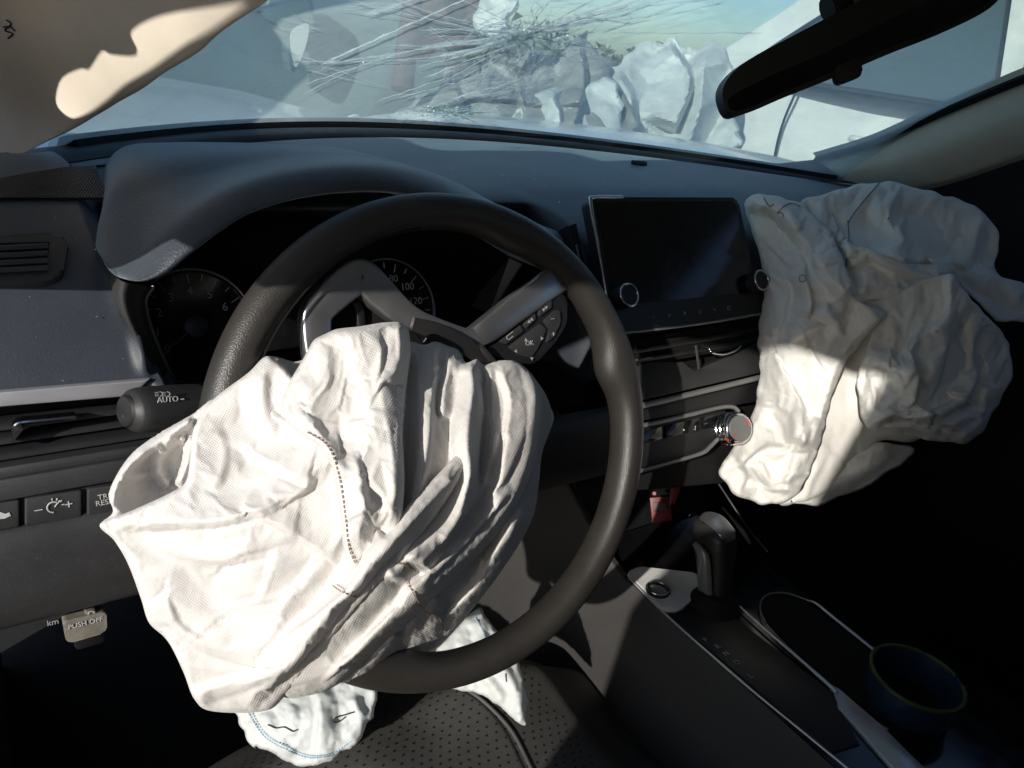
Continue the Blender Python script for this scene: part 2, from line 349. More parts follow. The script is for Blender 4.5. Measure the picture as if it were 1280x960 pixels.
def relax(P, X, tb, tri, slack, ang, iters, anchor, fixed, bend=.25, seed=0.):
    """let slack cloth buckle: the woven sheet has a little more length across direction ang than the shape uses"""
    tri = A(tri); E = np.unique(np.sort(np.vstack([tri[:, [0, 1]], tri[:, [1, 2]], tri[:, [2, 0]]]), axis=1), axis=0)
    key = np.sort(np.vstack([tri[:, [0, 1]], tri[:, [1, 2]], tri[:, [2, 0]]]), axis=1); opp = np.concatenate([tri[:, 2], tri[:, 0], tri[:, 1]])
    o_ = np.lexsort((key[:, 1], key[:, 0])); key, opp = key[o_], opp[o_]; same = np.all(key[1:] == key[:-1], axis=1); Bd = np.stack([opp[:-1][same], opp[1:][same]], axis=1)
    AE = np.vstack([E, Bd]); D = X[AE[:, 1]]-X[AE[:, 0]]; lf = np.linalg.norm(D, axis=1); c2 = ((D@A([math.cos(ang), math.sin(ang)]))/(lf+1e-9))**2
    sl = slack(X) if callable(slack) else np.full(len(X), slack); sm = .5*(sl[AE[:, 0]]+sl[AE[:, 1]])
    L = np.maximum(np.linalg.norm(P[AE[:, 1]]-P[AE[:, 0]], axis=1), lf*.5*(tb[AE[:, 0]]+tb[AE[:, 1]])/FPX*(1+sm*(.15+.85*c2)))
    L[len(E):] = np.linalg.norm(P[Bd[:, 1]]-P[Bd[:, 0]], axis=1)*(1+.4*sm[len(E):]*c2[len(E):])
    K = np.concatenate([np.ones(len(E)), np.full(len(Bd), bend)]); n = len(P); cnt = np.bincount(AE[:, 0], K, n)+np.bincount(AE[:, 1], K, n)
    rg = np.random.RandomState(int(seed*10)+1); Q = P+(P-CAM)*(rg.normal(0, .0012, n)*(1-fixed))[:, None]; vel = np.zeros_like(Q)
    for it in range(iters):
        D = Q[AE[:, 1]]-Q[AE[:, 0]]; l = np.linalg.norm(D, axis=1)+1e-12; c = (K*.5*(l-L)/l)[:, None]*D
        dl = np.zeros_like(Q)
        for k in range(3): dl[:, k] = np.bincount(AE[:, 0], c[:, k], n)-np.bincount(AE[:, 1], c[:, k], n)
        dl = dl/cnt[:, None]*1.7+anchor*(P-Q)
        vel = vel*.75+dl*.6; Q = Q+vel*(1-fixed)[:, None]
    return Q
def creases(box_, n, seed, l=(30, 110), H=(.002, .006), w=(8, 30), ang=None, spread=.5):
    """random sharp creases: steep on one side, a flat facet on the other"""
    rg = random.Random(seed); out = []
    for _ in range(n):
        x, y = rg.uniform(box_[0], box_[2]), rg.uniform(box_[1], box_[3]); a = rg.uniform(0, math.pi) if ang is None else rg.gauss(ang, spread); L = rg.uniform(*l); b = a+rg.uniform(-.5, .5)
        m_ = (x+math.cos(a)*L*.5, y+math.sin(a)*L*.5); w1, w2 = rg.uniform(w[0]*.45, w[0]), rg.uniform(w[1]*.5, w[1])
        if rg.random() < .5: w1, w2 = w2, w1
        out.append(([(x, y), m_, (m_[0]+math.cos(b)*L*.5, m_[1]+math.sin(b)*L*.5)], rg.choice([1, 1, -1])*rg.uniform(*H), w1, w2, 1.15, .35))
    return out
def drape(P, T, d, sim):
    """a short cloth simulation: the sheet is a few per cent larger than its shape and held softly to it, so it buckles like woven nylon"""
    frames, shrink, pin, pk, bend, grav = sim
    me = bpy.data.meshes.new('sim'); me.from_pydata(P.tolist(), [], [tuple(map(int, t)) for t in T]); o = bpy.data.objects.new('sim', me); COL.objects.link(o)
    vg = o.vertex_groups.new(name='pin'); W = np.clip(pin+np.clip(1-d/16, 0, 1)**1.5*.9, 0, 1)
    for q in np.unique(np.round(W, 2)): vg.add([int(i) for i in np.nonzero(np.round(W, 2) == q)[0]], float(q), 'REPLACE')
    m_ = o.modifiers.new('cloth', 'CLOTH'); st_ = m_.settings; st_.quality = 6; st_.mass = .15; st_.vertex_group_mass = 'pin'; st_.pin_stiffness = pk
    st_.tension_stiffness = st_.compression_stiffness = 25; st_.shear_stiffness = 12; st_.bending_stiffness = bend; st_.shrink_min = -shrink; st_.shrink_max = -shrink
    st_.tension_damping = st_.compression_damping = st_.shear_damping = 8; st_.bending_damping = .5; st_.air_damping = 4; st_.effector_weights.gravity = grav; m_.collision_settings.use_collision = False
    m_.point_cache.frame_start = 1; m_.point_cache.frame_end = frames+1
    for f in range(1, frames+2): scene.frame_set(f); bpy.context.view_layer.update()
    dg = bpy.context.evaluated_depsgraph_get(); ev = o.evaluated_get(dg); m2 = ev.to_mesh(); Q = np.zeros(len(m2.vertices)*3); m2.vertices.foreach_get('co', Q); Q = Q.reshape(-1, 3).copy(); ev.to_mesh_clear()
    scene.frame_set(1); bpy.data.objects.remove(o); bpy.data.meshes.remove(me)
    return Q if len(Q) == len(P) and np.isfinite(Q).all() else P
class Relief: pass
def cloth(name, outline, depth, folds, mt, parent=None, step=4., edge=18., edge_d=.02, back=.02, noise_amp=(.0025, .0012), noise_sc=(28, 70), seed=0., slack=.0, ang=0., iters=0, anchor=.01, bend=.25, expand=0, outer_n=None, fac=None, calm=(), sim=None, uvrot=.5, rough_edge=0., sharp=None, poly=False):
    O = cat_rom(outline, outer_n or int(sum(np.linalg.norm(A(outline[i])-A(outline[i-1])) for i in range(len(outline)))/step), True)
    if poly:       # straight-sided outline: cloth that hangs in angular folds
        Lp = rounded(np.hstack([A(outline, dtype=float), np.zeros((len(outline), 1))]), 5., 3)[:, :2]; Lc = np.vstack([Lp, Lp[:1]]); D_ = np.concatenate([[0], np.cumsum(np.linalg.norm(np.diff(Lc, axis=0), axis=1))]); u_ = np.linspace(0, D_[-1], len(O), endpoint=False)
        O = np.stack([np.interp(u_, D_, Lc[:, k]) for k in (0, 1)], axis=1)
    if rough_edge: O = O+A([[noise.noise(Vector((p[0]*.06, p[1]*.06, seed))), noise.noise(Vector((p[0]*.06, p[1]*.06, seed+9)))] for p in O])*rough_edge
    x0, y0 = O.min(0); x1, y1 = O.max(0); G = []
    for j, y in enumerate(np.arange(y0, y1, step*.866)):
        for x in np.arange(x0+(j % 2)*step/2, x1, step): G.append((x, y))
    G = A(G)+np.random.uniform(-.18, .18, (len(G), 2))*step
    # keep points inside
    ins = np.zeros(len(G), bool); j = len(O)-1
    for i in range(len(O)):
        a, b = O[i], O[j]; c = ((a[1] > G[:, 1]) != (b[1] > G[:, 1])) & (G[:, 0] < (b[0]-a[0])*(G[:, 1]-a[1])/(b[1]-a[1]+1e-12)+a[0]); ins ^= c; j = i
    G = G[ins]; dist = np.min([seg_dist(G, np.vstack([O[i:i+60]]) if i+60 <= len(O) else np.vstack([O[i:], O[:1]]))[1] for i in range(0, len(O), 59)], axis=0)
    G = G[dist > step*.6]
    X = np.vstack([O, G]); k = len(O)
    r = delaunay_2d_cdt([Vector(p) for p in X], [(i, (i+1) % k) for i in range(k)], [], 1, 1e-5)
    X = A([tuple(v) for v in r[0]]); T = [tuple(f) for f in r[2]]
    Oc = np.vstack([O, O[:1]]); d = np.min([seg_dist(X, Oc[i:i+40])[1] for i in range(0, k, 39)], axis=0)
    def tt(Y, dd):
        x = np.clip(1-dd/edge, 0, 1); return depth(Y)+edge_d*(1-np.sqrt(np.maximum(0, 1-x*x)))-fold_h(Y, folds)
    t = tt(X, d); R = np.array([ray(*p) for p in X]); P = CAM+R*t[:, None]
    if noise_amp[0]:
        q = -(noise_amp[0]*(ridged(P, noise_sc[0], seed)-.5)+noise_amp[1]*(ridged(P, noise_sc[1], seed+5)-.5)); w = np.clip(d/8, 0, 1)
        P = P+R*(q*w)[:, None]
    if fac:
        w = np.clip(d/10, 0, 1)
        for L_, w_ in calm: w = w*np.clip((seg_dist(X, cat_rom(L_, 40))[1]-w_*.6)/w_, 0, 1)
        q = sum(facets(X, n_f, am_, sd_, st_, an_) for n_f, am_, sd_, st_, an_ in fac); P = P+R*(q*w)[:, None]
    if iters:
        P = relax(P, X, t, T, slack or expand*2, ang, iters, anchor, np.clip(1-d/(step*1.5), 0, 1)*.7, bend, seed)
    if sim:
        P0_ = P.copy(); P = drape(P, T, d, sim); print('sim', name, len(P), float(np.abs(P-P0_).max()), float(np.abs(P-P0_).mean()))
    # closed bag: the back layer follows at a distance that closes at the rim
    n = len(P); bt = back*np.sqrt(np.clip(d/30, 0, 1)); Pb = CAM+R*(depth(X)+edge_d+bt+.001)[:, None]; bnd = d < 1e-3
    far = np.linalg.norm(Pb-CAM, axis=1) < np.linalg.norm(P-CAM, axis=1)+.004
    Pb[far] = P[far]+R[far]*.006; Pb[bnd] = P[bnd]
    idx = np.where(bnd, np.arange(n), n+np.arange(n))
    V = np.vstack([P, Pb]); F = [t_[::-1] for t_ in T]; F2 = [tuple(int(idx[q]) for q in t_) for t_ in T]
    # orientation: front faces the camera
    a, b, c = (P[list(T[0])[q]] for q in range(3))
    if np.dot(np.cross(b-a, c-a), CAM-a) > 0: F = T; F2 = [x[::-1] for x in F2]
    F2 = [x for x in F2 if len(set(x)) == 3]
    cs, sn = math.cos(uvrot), math.sin(uvrot); UVp = (X@A([[cs, -sn], [sn, cs]]))*.00062
    o = mesh(name, V, list(F)+F2, mt, parent, uv=np.vstack([UVp, UVp]), autosmooth=sharp)
    rl = Relief(); rl.o = o; rl.X = X; rl.P = P
    def on(L, n=None, lift=.0006):
        L = cat_rom(L, n or 10*len(L)); out = []
        for p in L:
            dd = ((X-p)**2).sum(1); i = np.argsort(dd)[:4]; w = 1/(dd[i]+.3); q = (P[i]*w[:, None]).sum(0)/w.sum()
            tq = (q-CAM)@RC[2]; out.append(CAM+ray(*p)*(tq-lift))
        return A(out)
    rl.on = on; return rl
def stitches(name, P, mt, parent, w=.0007, gap=2):
    parts = []; D = np.concatenate([[0], np.cumsum(np.linalg.norm(np.diff(P, axis=0), axis=1))]); n = max(3, int(D[-1]/.0028))
    Q = A([[np.interp(u, D, P[:, k]) for k in range(3)] for u in np.linspace(0, D[-1], n*3)])
    for i in range(0, len(Q)-2, 3):
        d = Q[i+2]-Q[i]; L = np.linalg.norm(d); nn = unit(CAM-Q[i]); sd = unit(np.cross(nn, d)); parts.append(raw_box((Q[i]+Q[i+2])/2, (L, w*1.5, w), A([d/L, sd, np.cross(d/L, sd)])))
    return mesh(name, *join_raw(parts), mt, parent, smooth=False)
def wheel_depth(pts):
    """control points (px, py, height above the wheel plane) -> smooth depth function"""
    v = [(atw(a, b, h)-CAM)@RC[2] for a, b, h in pts]; return tps([(a, b) for a, b, h in pts], v)
# ================================================================= the place outside
gp = [(-60, -60, -.9), (60, -60, -.9), (60, 300, -.9), (-60, 300, -.9)]
def gnd():
    n = 60; X = np.linspace(-150, 250, n); Y = np.linspace(-60, 600, n); V = []
    for x in X:
        for y in Y: V.append((x, y, -.9+.02*noise.noise(Vector((x*.3, y*.3, 0)))))
    return V, grid_faces(n, n)
g = mesh('ground', *gnd(), 'ground'); g['kind'] = 'structure'
def bushes():
    V, F = [], []
    for i in range(2600):
        a = random.uniform(.2, 1.15); r = random.uniform(26, 40); h = 1.1+1.3*abs(noise.noise(Vector((a*9, 0, 3))))+.6*noise.noise(Vector((a*40, 2, 0)))
        c = CAM+A([math.sin(a)*r, math.cos(a)*r, 0]); z = -.9+random.random()**.7*h*1.25
        s = random.uniform(.10, .28); q = A([np.random.normal(size=3) for _ in range(3)])*s*.7
        k = len(V); V += [A([c[0], c[1], z])+p for p in q]; F.append((k, k+1, k+2))
    return V, F
b = mesh('far_bushes', *bushes(), 'tree', smooth=False); b['kind'] = 'stuff'; b['label'] = 'dry bushes far beyond the wrecked white car'; b['category'] = 'bushes'

# ---- own bonnet, seen through the broken windscreen
CX = .368
def yb(x): return .75-.33*((x-CX)/.63)**2
shell = thing('car_body', (CX, -.2, -.6), 'white car body with beige windscreen pillars around the wrecked cabin', 'car body')
def bonnet():
    nu, nv = 90, 70; G = np.zeros((nu, nv, 3))
    for i, x in enumerate(np.linspace(-.42, 1.2, nu)):
        for j, t in enumerate(np.linspace(0, 1, nv)):
            y = yb(x)+.08+t*(.95-.25*abs(x-CX)); z = .10+.055*t-.05*t**3
            w = math.exp(-((x-.52)/.28)**2)
            z -= .10*w*t+.025*w*t*noise.noise(Vector((x*6, y*5, 1)))
            cr = max(0, 1-abs(x-.60)/.22)*t
            z += .05*cr*ridged([(x, y, 0)], 7, 3.)[0]-.02*cr
            G[i, j] = (x, y, z)
    return G
G = bonnet(); mesh('bonnet', G.reshape(-1, 3), grid_faces(90, 70), 'wpaint', shell)
# ---- grey car beyond, left
def sidecar(name, px0, depth, label, paint, prof, belt, wins, scale_px, tilt, roofw=.9):
    """car standing side-on: prof = outline (s, z) of its side, wins = window outlines on that side"""
    o = atd(px0[0], px0[1], depth); f = unit([ray(*px0)[0], ray(*px0)[1], 0]); c, s_ = math.cos(tilt), math.sin(tilt)
    f = A([f[0]*c-f[1]*s_, f[0]*s_+f[1]*c, 0]); r = A([f[1], -f[0], 0])
    root = thing(name, (o[0], o[1], -.9), label, 'car')
    P = A(prof, dtype=float)
    def pt(s, z, d): return A([o[0], o[1], 0])+r*s+f*d+A([0, 0, z])
    def inset(z): return max(0, z-belt)*.38
    rows = []
    Pd = cat_rom(P, 120, True)
    for k, (dd, sc) in enumerate([(0.06, .97), (.015, .992), (0, 1.0)]):
        rows.append([pt(.0+(p[0])*sc, p[1] if sc == 1 else p[1]*sc-.02*(1-sc), dd*0+inset(p[1])+(0 if k == 2 else 0)) for p in Pd])
    W = 1.7
    near = [pt(p[0], p[1], inset(p[1])) for p in Pd]; mid = [pt(p[0]*1.005, p[1]+.035, .3+inset(p[1])*.7) for p in Pd]; far = [pt(p[0], p[1], W-inset(p[1])) for p in Pd]
    n = len(Pd); V = np.vstack([near, mid, far]); F = [(i, (i+1) % n, n+(i+1) % n, n+i) for i in range(n)]+[(n+i, n+(i+1) % n, 2*n+(i+1) % n, 2*n+i) for i in range(n)]
    tri = delaunay_2d_cdt([Vector(p) for p in Pd], [(i, (i+1) % n) for i in range(n)], [], 1, 1e-5)[2]
    F += [tuple(t) for t in tri]+[tuple(2*n+q for q in t[::-1]) for t in tri]
    mesh('body', V, F, paint, root, autosmooth=40)
    for w in wins:
        ww = rounded(w, .03); nn = -f; wp = [pt(p[0], p[1], inset(p[1])-.006) for p in ww]
        cdt = delaunay_2d_cdt([Vector(p) for p in ww], [(i, (i+1) % len(ww)) for i in range(len(ww))], [], 1, 1e-5)
        win = mesh('window', [pt(p[0], p[1], inset(p[1])-.005) for p in cdt[0]], [tuple(t) for t in cdt[2]], 'glassdark', root)
        tube('window_frame', wp, .008, 'black', win, seg=6, closed=True)
    return root, pt, inset, f, r
root, pt, ins_, f_, r_ = sidecar('grey_car', (330, 40), 2.9, 'grey green car behind the bonnet on the left', 'spaint',
    [(-1.9, -.5), (-1.9, .15), (-1.3, .3), (-.9, .62), (.1, .68), (.45, .5), (.75, .12), (.85, -.5)], .35, [[(-.85, .34), (-.6, .58), (-.1, .60), (-.1, .34)]], 300, .25)
# its door mirror
mm = plate('door_mirror', cat_rom([pt(s, z, -.12) for s, z in [(-.02, .34), (.10, .36), (.155, .30), (.14, .20), (.10, .10), (.075, .06), (.06, .12), (.05, .20), (-.01, .24)]], 40, True), -f_, .09, 'spaint', root, .02, seg=4)
plate('mirror_glass', cat_rom([pt(s, z, -.124) for s, z in [(.065, .20), (.13, .24), (.128, .18), (.098, .10), (.08, .09)]], 24, True), -f_, .002, 'wpaint', mm, 0)  # white plate painted in as the bright highlight on the mirror
root, pt, ins_, f_, r_ = sidecar('white_wreck', (1000, 100), 2.7, 'white car with a crumpled front wing standing beyond the mirror', 'wpaint',
    [(-.62, -.55), (-.66, -.05), (-.58, .17), (-.35, .30), (-.15, .47), (.14, .72), (.6, .86), (1.6, .84), (2.1, .5), (2.3, .25), (2.3, -.55)], .27,
    [[(-.22, .285), (-.05, .44), (.20, .66), (.55, .76), (.62, .27), (.1, .275)], [(.70, .27), (.66, .77), (1.3, .76), (1.4, .27)]], 318, -.05)
h = tube('door_handle', [pt(.22, .12, -.01), pt(.24, .12, -.03), pt(.38, .11, -.03), pt(.4, .11, -.01)], .012, 'wpaint', root, n=14)
tube('door_gap', [pt(.66, .265, -.003), pt(.68, .0, -.003), pt(.62, -.4, -.003)], .006, 'black', root, n=20, seg=6)
tube('door_gap', [pt(.0, .27, -.003), pt(-.02, .05, -.003), pt(.03, -.4, -.003)], .005, 'black', root, n=20, seg=6)
tube('belt_moulding', [pt(-.25, .272, -.008), pt(.2, .268, -.008), pt(.65, .262, -.008), pt(1.4, .255, -.008)], .009, 'black', root, n=20, seg=6)
tube('seat_belt', [pt(.5, .66, .2), pt(.44, .45, .2), pt(.36, .28, .2)], .015, 'sockplate', root, n=10)
# crumpled wing of the wreck and the crushed metal in the middle: torn sheets standing in sharp folds
def sheet(name, outline, depth, slope, mt, parent, fac, folds=(), step=4.):
    f = lambda X: depth+slope*(X[:, 1]-100)/100
    return cloth(name, outline, f, list(folds), mt, parent, step=step, edge=3, edge_d=.02, back=.05, noise_amp=(0, 0), fac=fac, rough_edge=9., sharp=18)
sheet('crumpled_wing', [(742, 185), (748, 120), (768, 82), (800, 58), (838, 50), (866, 62), (892, 50), (916, 78), (908, 120), (915, 190)], 2.45, -.25, 'wmatte', root, [(14, .26, 3, 1.7, 1.9)],
      [([(770, 90), (790, 130), (782, 175)], .10, 8, 40, 1.1, .1), ([(836, 56), (862, 100), (840, 165)], .16, 6, 50, 1.1, .1)], 3.)
wr = thing('red_wreckage', atd(540, 60, 2.3)-A([0, 0, .9]), 'dull red torn body panel and post behind the cracked glass', 'wreckage')
tube('post', [atd(503, 112, 2.0), atd(508, 60, 2.02), atd(517, -10, 2.05), atd(522, -60, 2.05)], [.03, .028, .026, .024], 'rpaint', wr, n=20, seg=12, flat=.6)
sheet('torn_panel', [(518, 70), (524, -40), (640, -50), (650, -10), (628, 30), (600, 62), (560, 58)], 2.4, 0, 'rpaint', wr, [(12, .16, 5, 1.6, .4)])
db = thing('engine_debris', atd(640, 110, 2.1)-A([0, 0, .5]), 'grey crushed bodywork behind the cracked middle of the windscreen', 'wreckage')
sheet('crushed_sheet', [(500, 175), (512, 124), (545, 112), (560, 88), (592, 96), (610, 72), (640, 84), (668, 58), (700, 70), (722, 46), (748, 66), (770, 100), (780, 175)], 2.3, -.5, 'debris', db, [(18, .16, 15, 2.0, .9), (40, .05, 17, 2., .4)],
      [([(560, 92), (575, 130), (560, 170)], .10, 6, 40, 1.1, .1), ([(668, 62), (650, 110), (665, 165)], .14, 40, 6, 1.1, .1), ([(722, 50), (730, 100), (715, 165)], .12, 6, 36, 1.1, .1), ([(520, 140), (600, 120), (700, 130), (770, 110)], .08, 24, 6, 1.1, .1)], 3.)
sheet('torn_white_panel', [(640, 175), (655, 130), (690, 112), (720, 120), (760, 96), (775, 130), (765, 178)], 2.15, -.3, 'wmatte', db, [(10, .12, 27, 1.7, .6)], [([(690, 116), (700, 150), (690, 172)], .08, 6, 26, 1.1, .1)], 3.)
sheet('glare_sheet', [(596, 36), (604, -10), (640, -20), (648, 12), (626, 40)], 2.05, 0, 'wmatte', db, [(6, .04, 25, 1.4, .3)])  # pale sheet standing in for a patch of glare behind the glass

# ================================================================= car shell
PLc = []
ed = [(20, 197, .40), (100, 152, .33), (200, 86, .2), (320, 0, .08), (385, -50, .02)]
inner = [aty(a, b_, y) for a, b_, y in ed]
outer = [A(p) for p in [(-.345, .66, .10), (-.34, .60, .19), (-.335, .51, .28), (-.325, .41, .36), (-.315, .34, .41)]]
midc = [(a*.62+b_*.38)+A([.0, -.008, -.004]) for a, b_ in zip(inner, outer)]; mid2 = [(a*.25+b_*.75)+A([.005, -.012, 0]) for a, b_ in zip(inner, outer)]
lipc = [a+A([.004, .03, .012]) for a in inner]
def pdisp(G):
    N = A([.3, -.9, .2]); sh = G.shape
    d = A([.016*noise.noise(Vector(p*8))+.006*noise.noise(Vector(p*21)) for p in G.reshape(-1, 3)]).reshape(sh[:2]); return G+d[..., None]*N
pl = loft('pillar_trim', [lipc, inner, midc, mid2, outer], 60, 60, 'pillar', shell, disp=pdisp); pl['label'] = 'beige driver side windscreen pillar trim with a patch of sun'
# embossed squiggle mark on the trim
from mathutils.bvhtree import BVHTree
def onloft(o, px, py, lift=.0):
    org = ORG[o.name]; me = o.data
    if o.name not in BV: BV[o.name] = BVHTree.FromPolygons([tuple(A(q.co)+org) for q in me.vertices], [tuple(p.vertices) for p in me.polygons])
    d = Vector(ray(px, py)).normalized(); h = BV[o.name].ray_cast(Vector(CAM), d)
    return A(h[0])-A(d)*lift if h[0] is not None else None
BV = {}
for L in [[(8, 25), (14, 30), (6, 38), (16, 42), (10, 48)], [(4, 34), (12, 33), (19, 39)]]:
    tube('emblem_mark', [onloft(pl, *p, .0012) for p in L], .0006, 'ink', pl, seg=6, n=20)
ui = [(1025, 202, 1.005), (1100, 180, .97), (1180, 145, .94), (1280, 104, .9), (1380, 66, .86)]
lo = [(1064, 236, 1.02), (1140, 230, 1.0), (1205, 214, .98), (1285, 186, .95), (1390, 150, .91)]
U = [atx(*p) for p in ui]; Lw = [atx(*p) for p in lo]
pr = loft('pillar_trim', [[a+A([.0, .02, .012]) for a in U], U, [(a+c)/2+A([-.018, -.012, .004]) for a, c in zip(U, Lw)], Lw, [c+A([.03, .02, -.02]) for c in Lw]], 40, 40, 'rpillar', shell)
pr['label'] = 'beige passenger side windscreen pillar trim'
# roof, rail, floor, far door, bulkhead: unseen ones are shaped or added to shade the cabin
def prism_x(name, yz, x0, x1, mt, parent, bev=.003):
    P = [A([x0, y, z]) for y, z in yz]; return plate(name, P, (-1, 0, 0), x1-x0, mt, parent, bev)
roofp = []
nu, nv = 24, 30; V = []
for i, x in enumerate(np.linspace(-.24, .976, nu)):
    for y in np.linspace(.12, -1.7, nv):
        u = (x-CX)/.6; V.append((x, y+.06*(1-u*u), .475-.05*u**4+.05*(1-math.exp((y-.04)*3))))
nf = nu*nv; rv = A(V); mesh('roof', np.vstack([rv, rv+A([0, 0, .03])]), grid_faces(nu, nv)+[tuple(nf+q for q in x[::-1]) for x in grid_faces(nu, nv)], 'headliner', shell)
# unseen frame panel added to cast the shade, its gap shaped to the sun patch
SX = -.345
def sunproj(p): p = A(p); k = (SX-p[0])/SUN[0]; q = p+SUN*k; return (q[1], q[2])
patch = [(70, 128), (76, 98), (100, 84), (112, 84), (128, 62), (140, 66), (172, 66), (164, 38), (205, 16), (290, 2), (312, 0), (296, 14), (240, 50), (185, 88), (150, 110), (104, 144), (86, 146)]
hole = [tuple(q) for q in cat_rom([sunproj(q) for q in (onloft(pl, *p) for p in patch) if q is not None], 60, True)]
edge_ = [(.45, .02), (.15, .10), (.048, .174), (.01, .222), (-.075, .226), (-.22, .346), (-.382, .410), (-.6, .45), (-1.3, .46)]
outl = edge_+[(-1.3, .56), (-.2, .58), (.10, .56), (.135, .54), (.2, .44), (.45, .30)]
nO, nH = len(outl), len(hole)
r = delaunay_2d_cdt([Vector(p) for p in outl+hole], [(i, (i+1) % nO) for i in range(nO)]+[(nO+i, nO+(i+1) % nH) for i in range(nH)], [], 0, 1e-6)
hp = [Vector(p) for p in hole]
def inpoly(p, Q):
    c = False; j = len(Q)-1
    for i in range(len(Q)):
        if (Q[i][1] > p[1]) != (Q[j][1] > p[1]) and p[0] < (Q[j][0]-Q[i][0])*(p[1]-Q[i][1])/(Q[j][1]-Q[i][1])+Q[i][0]: c = not c
        j = i
    return c
rf = []
for t in r[2]:
    c = [sum(r[0][q][k] for q in t)/3 for k in (0, 1)]
    if inpoly(c, outl) and not inpoly(c, hole): rf.append(tuple(t))
v0 = [(SX, p[0], p[1]) for p in r[0]]; v1 = [(SX-.003, p[0], p[1]) for p in r[0]]; k = len(v0)
mesh('sun_shade_frame', v0+v1, rf+[tuple(k+q for q in t[::-1]) for t in rf], 'headliner', shell, smooth=False)
prism_x('hinge_pillar', [(.10, .04), (.6, .2), (.6, -.7), (.09, -.7)], -.40, -.335, 'carpet', shell)
prism_x('floor', [(1.0, -.62), (-1.5, -.62), (-1.5, -.66), (1.0, -.66)], -.40, 1.14, 'carpet', shell)
prism_x('firewall', [(.62, .1), (.66, .1), (.9, -.66), (.86, -.66)], -.40, 1.14, 'matte', shell)
prism_x('far_door', [(.6, .12), (.42, .17), (.25, .22), (.05, .27), (-1.3, .27), (-1.3, -.66), (.6, -.66)], 1.06, 1.10, 'matte', shell, .01)
prism_x('rear_door', [(-.66, .20), (-1.3, .25), (-1.3, -.66), (-.66, -.66)], -.40, -.35, 'carpet', shell)
prism_x('shade_pillar', [(-.315, -.66), (-.338, .06), (-.375, .18), (-.50, .25), (-.54, .52), (-.98, .52), (-.98, -.66)], -.42, -.36, 'carpet', shell)  # unseen pillar, widened and set forward to keep sun off the console
prism_x('rear_bulkhead', [(-1.3, .52), (-1.36, .52), (-1.36, -.66), (-1.3, -.66)], -.38, 1.1, 'carpet', shell)

# ================================================================= windscreen
def ws_hit(px, py):
    d = ray(px, py); lo, hi = .2, 4.
    def g(t):
        p = CAM+d*t; x = CX+(p[0]-CX)*1.06; return p[2]-(.138+.45*(yb(x)-p[1])+.03*math.sin(max(0, min(1, (yb(x)-p[1])/.7))*3.14))
    for _ in range(50):
        m_ = (lo+hi)/2
        if g(m_) < 0: lo = m_
        else: hi = m_
    return CAM+d*lo
nu, nv = 50, 40; V = []
for q in np.linspace(0, 1, nu):
    for s in np.linspace(-.02, .72, nv):
        x = np.interp(s, [0, .15, .33, .5, .7], [-.25, -.20, -.165, -.13, -.10]); x = x+(np.interp(s, [0, .12, .39, .6, .72], [1.08, 1.05, .975, .93, .91])-x)*q
        V.append((CX+(x-CX)/1.06*1.0, yb(x)-s, .138+.45*s+.03*math.sin(max(0, min(1, s/.7))*3.14)))
def glassmat():
    m = bpy.data.materials.new('dusty_windscreen'); m.use_nodes = True; n = m.node_tree.nodes; L = m.node_tree.links; n.remove(n['Principled BSDF'])
    t = n.new('ShaderNodeBsdfTransparent'); t.inputs[0].default_value = (.74, .92, .88, 1)
    g = n.new('ShaderNodeBsdfGlossy'); g.inputs['Roughness'].default_value = .05; g.inputs[0].default_value = (.8, .9, .9, 1)
    d = n.new('ShaderNodeBsdfDiffuse'); d.inputs[0].default_value = (.68, .82, .78, 1); tl = n.new('ShaderNodeBsdfTranslucent'); tl.inputs[0].default_value = (.76, .93, .89, 1)
    ms = n.new('ShaderNodeMixShader'); ms.inputs[0].default_value = .7; L.new(d.outputs[0], ms.inputs[1]); L.new(tl.outputs[0], ms.inputs[2])
    nz_ = n.new('ShaderNodeTexNoise'); nz_.inputs['Scale'].default_value = 9; nz_.inputs['Detail'].default_value = 8; nz_.inputs['Roughness'].default_value = .75
    tc = n.new('ShaderNodeTexCoord'); L.new(tc.outputs['Object'], nz_.inputs[0])
    r = n.new('ShaderNodeMapRange'); r.inputs[1].default_value = .3; r.inputs[2].default_value = .75; r.inputs[3].default_value = .34; r.inputs[4].default_value = .58; L.new(nz_.outputs[0], r.inputs[0])
    m1 = n.new('ShaderNodeMixShader'); L.new(r.outputs[0], m1.inputs[0]); L.new(t.outputs[0], m1.inputs[1]); L.new(ms.outputs[0], m1.inputs[2])
    m2 = n.new('ShaderNodeMixShader'); m2.inputs[0].default_value = .04; L.new(m1.outputs[0], m2.inputs[1]); L.new(g.outputs[0], m2.inputs[2]); L.new(m2.outputs[0], n['Material Output'].inputs[0])
    return m
M['glass'] = glassmat()
def crackmat(name, col, mix, metal=0.):
    m = bpy.data.materials.new(name); m.use_nodes = True; n = m.node_tree.nodes; L = m.node_tree.links; p = n['Principled BSDF']
    p.inputs['Base Color'].default_value = (*col, 1); p.inputs['Roughness'].default_value = .3; p.inputs['Specular IOR Level'].default_value = 1.; p.inputs['Metallic'].default_value = metal
    t = n.new('ShaderNodeBsdfTranslucent'); t.inputs[0].default_value = (*col, 1); ms = n.new('ShaderNodeMixShader'); ms.inputs[0].default_value = mix
    L.new(p.outputs[0], ms.inputs[1]); L.new(t.outputs[0], ms.inputs[2]); L.new(ms.outputs[0], n['Material Output'].inputs[0]); return m
M['crack'] = crackmat('glass_fracture', (1., 1., 1.), .85, 0.); M['crackdark'] = crackmat('glass_fracture_dark', (.05, .07, .07), .2); M['crumb'] = crackmat('glass_crumb', (.88, 1., .97), .5, .5)
